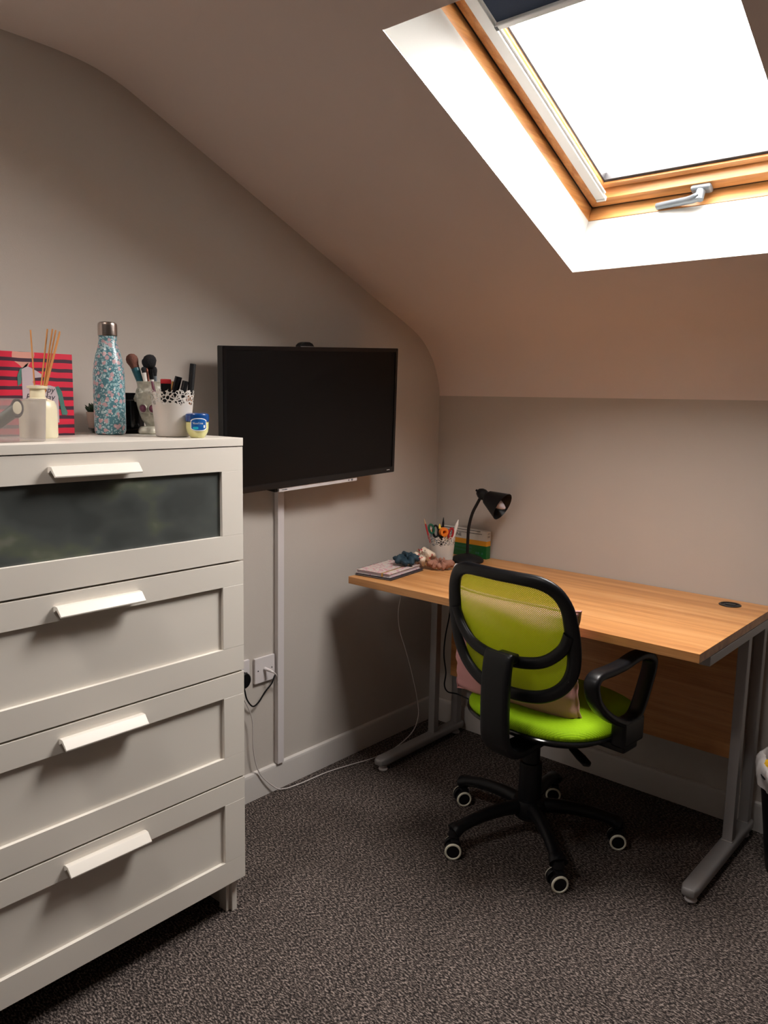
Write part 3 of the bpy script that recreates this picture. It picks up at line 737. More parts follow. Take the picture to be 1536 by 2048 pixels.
pencil('craft_knife', 'white pointed plastic tool leaning right out of the desk pot', 'knife', (.222, -.225, fz), (.2485, -.189, .897), .0058, M['red'], M['white_lacquer'], None)
o = bpy.data.objects['craft_knife']; o['label'] = 'white pointed tool leaning furthest right out of the desk pot'
for ch_ in o.children:
    if ch_.name.startswith('barrel'): ch_.data.materials[0] = M['white_lacquer']
pencil('marker_pen', 'stubby yellow marker pen in the middle of the desk pot', 'pen', (.212, -.250, fz), (.199, -.238, .881), .0068, M['black_plastic'], M['yellow'], None)
def bow(c, rx, rz, tilt, r, m, name, parent):
    pts = [Vector(c)+Rv*(rx*math.cos(a)*math.cos(tilt)-rz*math.sin(a)*math.sin(tilt))+Uv*(rx*math.cos(a)*math.sin(tilt)+rz*math.sin(a)*math.cos(tilt)) for a in [2*PI*k/24 for k in range(24)]]
    b = MB(); b.tube(pts, r, 8, closed=True, upv=tuple(Fv), wide=r*1.2); return b.build(name, m, parent)
def scissors(label, c, m, foot, rx=.010, rz=.018, tilt=0.2, both=True):
    t = thing('scissors', label, 'scissors', foot, group=PG)
    bow(c, rx, rz, tilt, .0032, m, 'handle', t)
    if both: bow(Vector(c)+Rv*.019+Fv*.004-Uv*.004, rx, rz*.9, -tilt, .0032, m, 'handle', t)
    b = MB(); b.tube([Vector(c)-Uv*rz, Vector(c)-Uv*(rz+.02)+Rv*.004, Vector(foot)], [.004, .005, .001], 8, wide=[.0015]*3, upv=tuple(Rv)); b.build('blade', M['alu'], t)
scissors('scissors with dark green rounded handles at the left of the desk pot', (.179, -.262, .862), M['green_p'], (.205, -.247, fz), .009, .017, .25, False)
scissors('black-handled scissors in the middle of the desk pot', (.191, -.250, .853), M['black_plastic'], (.210, -.246, fz), .010, .022, .1)
scissors('scissors with a dark red handle at the right of the desk pot', (.234, -.214, .846), M['red'], (.222, -.232, fz), .008, .020, -.2, False)
# orange tape roll
tp = thing('tape_roll', 'bright orange roll of tape wedged in the desk pot', 'tape', (.217, -.232, .842), group=PG)
qd = (Rv*.45-Fv*.9).normalized().to_track_quat('Z', 'Y').to_matrix().to_4x4()
TPm = Matrix.Translation(Vector((.217, -.236, .852))) @ qd
b = MB(); b.lathe([(.0085, -.008), (.0165, -.008), (.0172, -.006), (.0172, .006), (.0165, .008), (.0085, .008), (.0085, -.008)], seg=28, mtx=TPm, cap0=False, cap1=False); b.build('tape', M['orange'], tp)
b = MB(); b.lathe([(.0070, -.0075), (.0083, -.0075), (.0083, .0075), (.0070, .0075), (.0070, -.0075)], seg=24, mtx=TPm, cap0=False, cap1=False); b.build('core', M['orange'], tp)
# notebooks
def notebook(name, label, c, w, d, h, rz, cover, pages, z, spiral=True, strap=False):
    t = thing(name, label, 'notebook', (c[0], c[1], z), rz, group='notebooks on the desk')
    b = MB(); b.box((-w/2, -d/2, 0), (w/2, d/2, .0015), .0005, 1); b.box((-w/2, -d/2, h-.0015), (w/2, d/2, h), .0005, 1); b.build('cover', cover, t, local=True)
    b = MB(); b.box((-w/2+.004, -d/2+.003, .0016), (w/2-.003, d/2-.003, h-.0016)); b.build('pages', pages, t, local=True)
    if spiral:
        b = MB(); n = 22
        for k in range(n):
            yy = -d/2+.012+(d-.024)*k/(n-1)
            b.tube([Vector((-w/2+.003+.006*math.cos(a), yy, h/2+.0004+(h/2)*math.sin(a))) for a in [2*PI*j/12 for j in range(12)]], .0008, 6, closed=True, upv=(0, 1, 0))
        sp = b.build('spiral_binding', M['black_plastic'], t, local=True)
    if strap:
        b = MB(); b.box((w/2-.034, -d/2-.0008, h+.0001), (w/2-.028, d/2+.0008, h+.0009), .0002, 1); b.box((w/2-.034, -d/2-.0012, .0002), (w/2-.028, -d/2-.0003, h+.0009)); b.build('elastic_band', M['gold'], t, local=True)
    return t
notebook('notebook', 'spiral notebook with dark cover and white pages lying underneath the floral one', (.176, -.492), .150, .215, .006, .13, M['ink'], M['paper'], DT)
notebook('notebook', 'pink floral notebook with gold elastic band lying on top at the desk corner', (.168, -.488), .140, .205, .013, .14, M['notebook'], M['card_grey'], DT+.0063, strap=True)
# scrunchies
def scrunchie(label, c, R, r, m, tilt, rz, folds, flat=.55, seed=0, squash=1.0):
    rnd = random.Random(seed); b = MB(); n = folds*6; seg = 14
    RM = Matrix.Translation(Vector(c)) @ Matrix.Rotation(rz, 4, 'Z') @ Matrix.Rotation(tilt, 4, 'X')
    ph = [rnd.random()*6 for _ in range(6)]
    R_ = []
    for i in range(n):
        a = 2*PI*i/n
        w = 1+.30*math.sin(a*folds+ph[0])+.12*math.sin(a*folds*1.7+ph[1])
        RR = R*(1+.12*math.sin(2*a+ph[2])); zz = .25*r*math.sin(3*a+ph[3])
        ring = []
        for k in range(seg):
            p = 2*PI*k/seg
            rr = r*w*(1+.18*math.sin(3*p+a*folds*.5+ph[4]))
            q_ = Vector(((RR+rr*math.cos(p))*math.cos(a), (RR+rr*math.cos(p))*math.sin(a)*squash, zz+rr*math.sin(p)*flat+r*.0))
            ring.append(b.bm.verts.new(RM @ q_))
        R_.append(ring)
    for i in range(n):
        for k in range(seg): b.face([R_[i][k], R_[i][(k+1) % seg], R_[(i+1) % n][(k+1) % seg], R_[(i+1) % n][k]])
    zmin = min(v.co.z for v in b.bm.verts)
    floor_z = c[2]
    for v in b.bm.verts: v.co.z += floor_z-zmin
    o = b.build('scrunchie', m, angle=80); origin(o, c); return tag(o, label, 'scrunchie', 'scrunchies on the desk')
scrunchie('dark teal velvet scrunchie lying on the floral notebook', (.188, -.415, DT+.0198), .028, .018, M['dark_teal_velvet'], .1, .3, 9, .62, 1)
scrunchie('cream and red patterned scrunchie bunched between the teal and brown ones', (.203, -.345, DT+.0072), .028, .021, M['patterned'], .42, -.5, 7, .8, 2, .8)
scrunchie('brown ribbed scrunchie nearest the pencil pot', (.268, -.318, DT+.0004), .031, .014, M['brown_knit'], .12, .9, 13, .8, 3, .75)
# sheet of paper beneath the pot area
o = MB().box((-.05, -.035, 0), (.05, .035, .0008)).build('paper_sheet', M['paper']); o.location = (.262, -.190, DT); o.rotation_euler = (0, 0, .5)
o.location = (.305, -.198, DT); tag(o, 'small white paper lying beside the lamp base', 'paper')

# ================================================================== ON THE CHEST
CT = 1.2402
# striped birthday card
cd = thing('birthday_card', 'red and black striped birthday card with a grey horse print, standing behind the reed diffuser', 'card', (.16, -1.74, CT))
b = MB(); b.box((.1640, -1.835, CT), (.1652, -1.640, CT+.188), .0003, 1)
cm = b.build('front_page', M['stripes'], cd)
b = MB(); mt = Matrix.Translation((.1636, -1.835, 0)) @ Matrix.Rotation(math.radians(18), 4, 'Z')
b.box((-.0012, 0, CT), (0, .195, CT+.187), 0, 1, mt); b.build('back_page', M['card_edge'], cd)
CM = frame((.1654, -1.74, CT), (0, 1, 0), (0, 0, 1), (1, 0, 0))
def cardp(poly, h, m, name, h0=0): b = MB(); b.prism(poly, h0, h, CM); return b.build(name, m, cd)
body = [(-.020, .055), (-.020, .150), (-.012, .158), (0, .154), (.014, .147), (.026, .139), (.024, .133), (.008, .131), (.004, .122), (.006, .116), (.044, .115), (.056, .112), (.063, .103), (.063, .030), (.050, .030), (.048, .052), (-.004, .052), (-.008, .030), (-.020, .030)]
cardp(body, .0006, M['card_grey'], 'horse_print')
cardp([(-.022, .118), (-.020, .150), (-.010, .160), (-.004, .164), (-.008, .156), (-.024, .150), (-.030, .135), (-.030, .112)], .0009, M['card_teal'], 'mane_print', .0002)
cardp([(.056, .112), (.064, .114), (.072, .100), (.078, .066), (.084, .054), (.082, .047), (.070, .048), (.068, .060), (.064, .086)], .0009, M['card_teal'], 'tail_print', .0002)
text('Happy', .019, CM @ Matrix.Translation((.004, .099, .0008)), M['ink'], cd, 'lettering', .0001, .25)
text('Birthday', .0195, CM @ Matrix.Translation((-.014, .082, .0008)), M['ink'], cd, 'lettering', .0001, .25, sx=1.02)
# reed diffuser
dc = Vector((.237, -1.760, CT))
rd = thing('reed_diffuser', 'cream reed diffuser bottle with thin wooden sticks in front of the striped card', 'diffuser', dc)
b = MB(); b.lathe([(0, 0), (.0375, 0), (.0395, .003), (.0395, .062), (.038, .072), (.034, .080), (.024, .084), (.0165, .087), (.0155, .106), (.016, .1065), (.0215, .108), (.0215, .1125), (.012, .1135), (.011, .108), (.010, .03), (0, .028)], dc, 44, cap0=False, cap1=False)
b.build('bottle', M['cream'], rd)
for tipp in ((.209, -1.756, 1.474), (.236, -1.731, 1.477), (.245, -1.724, 1.477), (.250, -1.719, 1.475), (.253, -1.712, 1.468), (.258, -1.714, 1.472)):
    base = dc+Vector((random.uniform(-.005, .005)+(.237-tipp[0])*.10, random.uniform(-.005, .005), .032))
    b = MB(); b.cyl(base, tipp, .0017, .0017, 8); b.build('reed', M['reed'], rd)
# clear tub with the green-handled brush
tc_ = Vector((.340, -1.872, CT))
tb = thing('clear_tub', 'clear plastic tub at the front left edge of the chest top', 'tub', tc_)
b = MB()
def sq(w, d, r, z, n=8):
    pts = []
    for cx, cy, a0 in ((w-r, d-r, 0), (-w+r, d-r, 90), (-w+r, -d+r, 180), (w-r, -d+r, 270)):
        for k in range(n): a = math.radians(a0+90*k/(n-1)); pts.append(Vector((cx+r*math.cos(a), cy+r*math.sin(a), z)))
    return pts
TR = Matrix.Translation(tc_) @ Matrix.Rotation(.10, 4, 'Z')
rr_ = [sq(.044, .060, .02, .0), sq(.046, .062, .02, .002), sq(.048, .065, .02, .082), sq(.050, .067, .021, .083), sq(.050, .067, .021, .086), sq(.0475, .0645, .02, .086), sq(.0455, .0615, .019, .004), sq(.02, .03, .01, .0035)]
b.rings([[TR @ p for p in r] for r in rr_]); b.build('tub_body', M['clear'], tb)
hb_ = thing('hair_brush', 'dark green handle with a cream oval end leaning inside the clear tub', 'brush', tc_+Vector((0, 0, .006)))
fa = tc_+Vector((-.012, -.045, .010)); fb = tc_+Vector((-.004, .022, .066))
b = MB(); b.tube(catmull([fa, lerp(fa, fb, .4)+Vector((.0, .0, .002)), lerp(fa, fb, .8), fb], 5), [.006+.004*i/15 for i in range(16)], 14, wide=[.011+.003*i/15 for i in range(16)], upv=(1, 0, 0)); b.build('handle', M['leaf'], hb_)
b = MB(); q = Vector((.93, -.35, .1)).normalized().to_track_quat('Z', 'Y').to_matrix().to_4x4(); ce = Matrix.Translation(fb) @ q @ Matrix.Diagonal((.8, 1.25, 1, 1))
b.lathe([(0, -.009), (.013, -.009), (.0155, -.004), (.0155, .005), (.013, .0085), (0, .009)], seg=28, mtx=ce, cap0=False, cap1=False); b.build('handle_end', M['black_plastic'], hb_)
b = MB(); b.lathe([(0, .0092), (.0095, .0092), (.0105, .0105), (.0095, .0118), (0, .0125)], seg=28, mtx=ce, cap0=False, cap1=False); b.build('oval_inlay', M['cream'], hb_)
# water bottle
wc = Vector((.176, -1.5535, CT))
wbt = thing('water_bottle', 'tall teal floral water bottle with a steel cap on the chest', 'bottle', wc)
b = MB(); b.lathe([(0, 0), (.028, 0), (.0345, .003), (.0368, .010), (.0370, .026), (.0364, .0265), (.0364, .0275), (.0370, .028), (.0372, .10), (.0366, .150), (.0345, .172), (.0300, .196), (.0252, .214), (.0218, .228), (.0208, .243), (0, .243)], (0, 0, 0), 56, mtx=Matrix.Translation(wc) @ Matrix.Diagonal((1, 1, .972, 1)), cap0=False, cap1=False)
b.build('bottle_body', M['bottle'], wbt)
b = MB(); b.lathe([(0, .2433), (.0222, .2433), (.0226, .2455), (.0226, .268), (.0215, .2735), (.0175, .2765), (0, .2772)], (0, 0, 0), 44, mtx=Matrix.Translation(wc) @ Matrix.Diagonal((1, 1, .972, 1)), cap0=False, cap1=False); b.build('cap', M['steel'], wbt)
# tray with black jar and succulent
ty = Vector((.086, -1.475, CT))
b = MB(); b.lathe([(0, .0), (.066, .0), (.073, .004), (.078, .011), (.0765, .012), (.070, .006), (0, .0045)], (0, 0, 0), 44, cap0=False, cap1=False)
o = b.build('tray', M['black_gloss']); o.location = ty; tag(o, 'round black tray behind the water bottle', 'tray')
sc_ = Vector((.052, -1.520, CT+.0052))
su = thing('succulent', 'small succulent in a pinkish clay pot half hidden behind the water bottle', 'plant', sc_)
b = MB(); b.lathe([(0, 0), (.019, 0), (.020, .002), (.0255, .046), (.0245, .0465), (.0225, .040), (0, .039)], sc_, 32, cap0=False, cap1=False); b.build('pot', M['pot_pink'], su)
b = MB()
for k in range(22):
    a = k*2.4; tl = .25+.9*(k/22); ln = .036-.012*(k/22)
    d = Vector((math.cos(a)*math.cos(tl), math.sin(a)*math.cos(tl), math.sin(tl)))
    p0 = sc_+Vector((0, 0, .038)); side = d.cross(Vector((0, 0, 1))).normalized()
    pts = [p0+d*(ln*t)+Vector((0, 0, .010*t*t)) for t in (0, .3, .6, .85, 1)]
    b.tube(pts, [.002, .0035, .004, .0025, .0003], 8, wide=[.003, .007, .008, .0045, .0004], upv=tuple(side.cross(d)))
b.build('leaves', M['leaf'], su, angle=60)
bj = thing('black_jar', 'black lidded jar between the water bottle and the skull pot', 'jar', (.108, -1.455, CT+.0052))
b = MB(); b.lathe([(0, 0), (.028, 0), (.030, .003), (.030, .078), (0, .078)], (.108, -1.452, CT+.0052), 36, cap0=False, cap1=False); b.build('jar_body', M['black_gloss'], bj)
b = MB(); b.lathe([(0, .0785), (.0305, .0785), (.031, .081), (.031, .094), (.029, .097), (0, .097)], (.108, -1.452, CT+.0052), 36, cap0=False, cap1=False); b.build('lid', M['black_plastic'], bj)
# skull pot with brushes
kc = Vector((.196, -1.446, CT))
fd = Vector((.64, -.77, 0)).normalized(); sd = Vector((.77, .64, 0)).normalized()
sk = thing('skull_pot', 'grey-green decorated skull pot holding make-up brushes', 'pot', kc)
b = MB()
def skm(r, z, a):
    f = math.cos(a-math.atan2(fd.y, fd.x))
    if .03 < z < .125: r *= 1+.06*f
    if z < .020: r *= 1+.10*math.sin(a*7)
    return r, z
b.lathe([(0, 0), (.034, 0), (.037, .006), (.034, .013), (.030, .018), (.018, .020), (.020, .026), (.027, .036), (.032, .050), (.037, .068), (.040, .084), (.0415, .098), (.039, .110), (.036, .116), (.0365, .124), (.0395, .130), (.036, .131), (.033, .120), (.036, .098), (.030, .060), (0, .03)], kc, 56, mod=skm, cap0=False, cap1=False)
b.build('skull', M['skull'], sk, angle=70)
for s_ in (-1, 1):
    d = (fd*.96+sd*s_*.30).normalized(); ec = kc+d*.0400+Vector((0, 0, .064))
    mt = Matrix.Translation(ec) @ d.to_track_quat('Z', 'Y').to_matrix().to_4x4()
    b = MB(); b.lathe([(.0, -.006), (.0122, -.006), (.0122, .001), (.0108, .0035), (.0092, .0015), (0, .0012)], seg=24, mtx=mt, cap0=False, cap1=False); ey = b.build('eye_socket', M['skull'], sk)
    b = MB(); b.lathe([(0, .0015), (.0092, .0018), (.0084, .0036), (.0062, .0028), (.0050, .0044), (.0025, .0052), (0, .0053)], seg=20, mtx=mt, cap0=False, cap1=False); b.build('eye', M['purple'], ey)
for az, z, R in ((-.55, .100, .013), (.35, .100, .012), (1.1, .092, .010), (-1.25, .088, .009)):
    d = fd*math.cos(az)+sd*math.sin(az); mt = Matrix.Translation(kc+d*.0415+Vector((0, 0, z))) @ d.to_track_quat('Z', 'Y').to_matrix().to_4x4()
    b = MB(); b.lathe([(0, -.006), (R, -.006), (R, 0), (R*.8, .003), (R*.7, .001), (R*.5, .0035), (R*.38, .0018), (R*.2, .0045), (0, .005)], seg=24, mtx=mt, cap0=False, cap1=False, mod=lambda r, z, a: (r*(1+.1*math.sin(a*5)), z)); b.build('rose', M['skull'], sk)
BG = 'make-up brushes in the skull pot'
def brush(label, foot, neck, tip, hr, headr, mh, mhair, mfer, name='makeup_brush'):
    foot, neck, tip = Vector(foot), Vector(neck), Vector(tip)
    t = thing(name, label, 'make-up brush', foot, group=BG)
    b = MB(); b.cyl(foot, lerp(foot, neck, .80), hr*.8, hr, 14); b.build('handle', mh, t)
    b = MB(); b.cyl(lerp(foot, neck, .80), neck, hr*1.05, hr*1.25, 16); b.build('ferrule', mfer, t)
    d = (tip-neck); L = d.length; mt = Matrix.Translation(neck) @ d.normalized().to_track_quat('Z', 'Y').to_matrix().to_4x4()
    b = MB(); b.lathe([(hr*1.15, 0), (headr*.75, L*.25), (headr, L*.55), (headr*.95, L*.75), (headr*.7, L*.92), (headr*.3, L), (0, L*1.01)], seg=24, mtx=mt, cap0=True, cap1=False); b.build('bristles', mhair, t, angle=80)
kf = lambda dx, dy: kc+Vector((dx, dy, .0335))
brush('big brown-tipped powder brush with teal handle leaning left in the skull pot', kf(.006, -.003), (.157, -1.4690, 1.403), (.143, -1.475, 1.438), .0085, .0150, M['teal'], M['brush_brown'], M['teal'])
brush('large round black powder brush at the back of the skull pot', kf(-.003, .006), (.183, -1.440, 1.402), (.178, -1.444, 1.438), .0055, .0165, M['white_lacquer'], M['brush_black'], M['black_plastic'])
brush('brush with a rose gold collar in the middle of the skull pot', kf(.000, .0), (.177, -1.4510, 1.404), (.172, -1.453, 1.428), .0045, .008, M['rose'], M['brush_black'], M['rose'])
brush('small black brush with a silver collar at the right of the skull pot', kf(.012, .006), (.203, -1.442, 1.385), (.200, -1.441, 1.408), .0032, .0055, M['white_lacquer'], M['brush_black'], M['alu'])
brush('slim white-handled brush beside the teal brush', kf(.010, -.008), (.1825, -1.4610, 1.392), (.1805, -1.4610, 1.407), .0045, .0062, M['white_lacquer'], M['brush_black'], M['white_lacquer'])
# cosmetics pot
lace_pot(p2c, 'white lace-edged metal pot full of cosmetics on the chest')
CG = 'cosmetics in the white pot on the chest'
pf = lambda dx, dy: p2c+Vector((dx, dy, .006))
stick('mascara_tube', 'tall black and copper mascara tube standing highest in the cosmetics pot', 'cosmetics tube', [(pf(.014, .012), (.349, -1.4415, 1.338), .0072, .0072, M['copper'], 'tube'), ((.349, -1.4415, 1.338), (.3505, -1.433, 1.413), .0075, .0072, M['black_matt'], 'cap')], CG)
stick('lipstick', 'wide glossy black tube tilted right in the cosmetics pot', 'cosmetics tube', [(pf(-.004, -.004), (.3245, -1.469, 1.342), .0085, .0085, M['black_gloss'], 'tube'), ((.3245, -1.469, 1.342), (.330, -1.4600, 1.382), .0088, .0086, M['black_gloss'], 'cap')], CG)
stick('lipstick', 'shorter black tube between the two tall black tubes', 'cosmetics tube', [(pf(.012, .001), (.342, -1.4600, 1.336), .007, .007, M['black_matt'], 'tube'), ((.342, -1.4600, 1.336), (.3445, -1.451, 1.372), .0075, .0073, M['black_plastic'], 'cap')], CG)
cpk = thing('powder_compact', 'red and black compact with a gold edge tucked in the cosmetics pot', 'compact', (.305, -1.482, 1.30), group=CG)
cq = Vector((.80, -.60, .15)).normalized().to_track_quat('Z', 'Y').to_matrix().to_4x4(); cmx = Matrix.Translation((.303, -1.478, 1.350)) @ cq
b = MB(); b.box((-.012, -.030, -.006), (.012, .024, .006), .002, 2, cmx); b.build('case', M['black_gloss'], cpk)
b = MB(); b.box((-.0125, .014, -.0065), (.0125, .026, .0065), .002, 2, cmx); b.build('lid', M['red'], cpk)
b = MB(); b.cyl((.313, -1.470, 1.31), (.3165, -1.466, 1.371), .004, .004, 14); b.build('hinge', M['gold'], cpk)
brush2 = stick('lip_brush', 'small clear-handled lip brush leaning left in the cosmetics pot', 'make-up brush', [(pf(-.012, -.012), (.2870, -1.500, 1.345), .003, .004, M['white_lacquer'], 'handle'), ((.2870, -1.500, 1.345), (.281, -1.501, 1.370), .0045, .003, M['purple'], 'bristles')], CG)
# petroleum jelly jar
jc = Vector((.394, -1.4545, CT))
jr = thing('balm_jar', 'small jar of pale yellow jelly with a blue lid at the chest edge', 'jar', jc)
b = MB(); b.lathe([(0, 0), (.015, 0), (.0185, .003), (.0245, .014), (.0262, .024), (.0262, .036), (.0235, .038), (0, .038)], jc, 40, cap0=False, cap1=False); b.build('jar_body', M['jelly'], jr)
b = MB(); b.lathe([(0, .0382), (.0270, .0382), (.0276, .040), (.0276, .052), (.0262, .0555), (.022, .0575), (0, .058)], jc, 40, cap0=False, cap1=False); b.build('lid', M['blue_lid'], jr)
la = math.atan2(-.60, .80)
def onjar(w, z0, z1, R, m, name, a0=0, oval=False, parent=None):
    b = MB(); n = 16; rows = 8; G = []
    for i in range(n+1):
        u = -1+2*i/n; hh = 1.0 if not oval else (1-.35*abs(u)**3)
        colv = []
        for j in range(rows+1):
            z = (z0+z1)/2+(z1-z0)/2*hh*(-1+2*j/rows)
            a = la+a0+u*w
            zr = z
            colv.append(b.bm.verts.new(jc+Vector((R*math.cos(a), R*math.sin(a), zr))))
        G.append(colv)
    for i in range(n):
        for j in range(rows): b.face([G[i][j], G[i+1][j], G[i+1][j+1], G[i][j+1]])
    return b.build(name, m, parent or jr)
lb = onjar(.70, .0165, .0465, .0279, M['label_white'], 'label', .16, True)
onjar(.64, .0185, .0445, .0281, M['blue_label'], 'label_print', .16, True, lb)
onjar(.22, .0205, .0265, .0283, M['cyan'], 'label_swoosh', -.12, True, lb)
onjar(.07, .0235, .0305, .02835, M['label_white'], 'label_seal', .62, True, lb)
for i, chh in enumerate('Vaseline'):
    a = la-.28+i*.105; nv = Vector((math.cos(a), math.sin(a), 0)); tv_ = Vector((-math.sin(a), math.cos(a), 0))
    text(chh, .0068, frame(jc+nv*.02835+Vector((0, 0, .0325)), tv_, (0, 0, 1), nv), M['label_white'], lb, 'lettering', .0001, align='CENTER')

# ================================================================== OFFICE CHAIR
chr_ = thing('office_chair', 'lime green mesh-backed swivel chair with black frame at the desk', 'chair', (.875, -.561, 0), -.08)
K = dict(parent=chr_, local=True)
def bsurf(x, z, off=0): return Vector((x, -.25+x*x-.18*(z-.70)+off, z))
# seat
def sell(w, d, z, n=64, e=.78, cx=0, cy=0): return [Vector((cx+w*math.copysign(abs(math.cos(a))**e, math.cos(a)), cy+d*math.copysign(abs(math.sin(a))**e, math.sin(a)), z)) for a in [2*PI*k/n for k in range(n)]]
b = MB()
R_ = [sell(.2, .19, .440), sell(.222, .212, .441), sell(.229, .219, .449), sell(.229, .219, .458), sell(.222, .212, .470), sell(.205, .195, .479), sell(.16, .15, .484), sell(.10, .09, .485), sell(.04, .035, .485)]
b.rings(R_); b.build('seat', M['seat_green'], uvf=lambda c: (c.x, c.y*1.0), angle=60, **K)
b = MB(); b.tube(sell(.229, .219, .4405), .0058, 10, closed=True, upv=(0, 0, 1)); b.build('seat_trim', M['black_gloss'], **K)
b = MB(); b.rings([sell(.12, .11, .405), sell(.19, .18, .410), sell(.222, .212, .432), sell(.222, .212, .439)]); b.build('seat_pan', M['black_plastic'], angle=50, **K)
b = MB(); b.box((-.11, -.10, .375), (.06, .08, .404), .008, 2); b.build('mechanism', M['black_plastic'], **K)
# spine
sp_path = catmull([(.02, -.05, .392), (.025, -.16, .392), (.03, -.255, .400), (.03, -.302, .440), (.03, -.312, .50), (.03, -.314, .60), (.03, -.308, .665), (.03, -.298, .688)], 5)
b = MB(); n_ = len(sp_path)
rs = []
for i, p in enumerate(sp_path):
    t = (sp_path[min(i+1, n_-1)]-sp_path[max(i-1, 0)]).normalized(); a = Vector((1, 0, 0)); c_ = t.cross(a)
    wv = .034+.010*min(1, i/12); th = .013 if i < n_-2 else .009
    rs.append([p+a*(wv*math.copysign(abs(math.cos(q))**.4, math.cos(q)))+c_*(th*math.copysign(abs(math.sin(q))**.5, math.sin(q))) for q in [2*PI*k/28 for k in range(28)]])
b.rings(rs); b.box((.0, -.300, .655), (.058, -.252, .680), .005, 2); b.build('back_support', M['black_plastic'], angle=45, **K)
# back frame
half = [(0, .888, .017), (.06, .888, .017), (.122, .884, .018), (.162, .864, .019), (.185, .826, .0205), (.193, .778, .0225), (.1955, .730, .023), (.196, .690, .021), (.190, .652, .020), (.173, .615, .0185), (.145, .586, .0180), (.105, .565, .018), (.055, .555, .018), (0, .553, .018)]
full = [(x, z, w) for x, z, w in half] + [(-x, z, w) for x, z, w in half[-2:0:-1]]
pc = catmull([(x, z, w) for x, z, w in full], 4, closed=True)
b = MB(); b.tube([bsurf(p.x, p.y) for p in pc], .0095, 14, closed=True, upv=(0, 1, 0), wide=[p.z for p in pc]); b.build('back_frame', M['black_plastic'], angle=70, **K)
hb2 = [(-.188, .755), (-.170, .712), (-.125, .672), (-.07, .655), (0, .650), (.07, .655), (.125, .672), (.170, .712), (.188, .755)]
pc2 = catmull([(x, z, 0) for x, z in hb2], 5)
b = MB(); b.tube([bsurf(p.x, p.y, -.003) for p in pc2], .0105, 14, upv=(0, 1, 0), wide=.0165); b.build('back_crossbar', M['black_plastic'], angle=70, **K)
# mesh
b = MB(); rows = []
out_ = [(p.x, p.y) for p in pc]; N = len(out_)
for f in [1.0, .9, .78, .64, .5, .36, .22, .1]:
    rows.append([b.bm.verts.new(bsurf(x*f, .72+(z-.72)*f, .008)) for x, z in out_])
for i in range(len(rows)-1):
    for k in range(N): b.face([rows[i][k], rows[i][(k+1) % N], rows[i+1][(k+1) % N], rows[i+1][k]])
b.face(rows[-1]); b.build('back_mesh', M['mesh_green'], uvf=lambda c: (c.x, c.z), angle=80, **K)
# armrest (right)
ap = catmull([(.25, y, z) for y, z in [(-.205, .618), (-.207, .643), (-.185, .656), (-.125, .655), (-.06, .657), (.0, .665), (.05, .662), (.088, .645), (.092, .618), (.072, .572), (.048, .528), (.018, .494), (-.035, .490), (-.095, .515), (-.148, .548), (-.188, .585)]], 4, closed=True)
b = MB(); rs = []
for i, p in enumerate(ap):
    t = (ap[(i+1) % len(ap)]-ap[i-1]).normalized(); a = Vector((1, 0, 0)); c_ = t.cross(a)
    rs.append([p+a*(.021*math.copysign(abs(math.cos(q))**.6, math.cos(q)))+c_*(.012*math.copysign(abs(math.sin(q))**.7, math.sin(q))) for q in [2*PI*k/16 for k in range(16)]])
VV = [[b.bm.verts.new(p) for p in r] for r in rs]
for i in range(len(VV)):
    for k in range(16): b.face([VV[i][k], VV[i][(k+1) % 16], VV[(i+1) % len(VV)][(k+1) % 16], VV[(i+1) % len(VV)][k]])
b.box((.228, -.065, .425), (.272, .045, .500), .010, 3); b.box((.05, -.045, .404), (.262, .03, .430), .006, 2)
b.build('armrest', M['black_plastic'], angle=50, **K)
# lever
b = MB(); b.cyl((.03, -.02, .385), (.100, -.050, .376), .004, .004, 10)
b.tube([(.098, -.049, .376), (.112, -.056, .374), (.150, -.072, .366), (.176, -.083, .360), (.184, -.086, .358)], [.005, .008, .0095, .0085, .003], 12, wide=[.006, .012, .015, .014, .005], upv=(0, 0, 1)); b.build('height_lever', M['black_plastic'], **K)
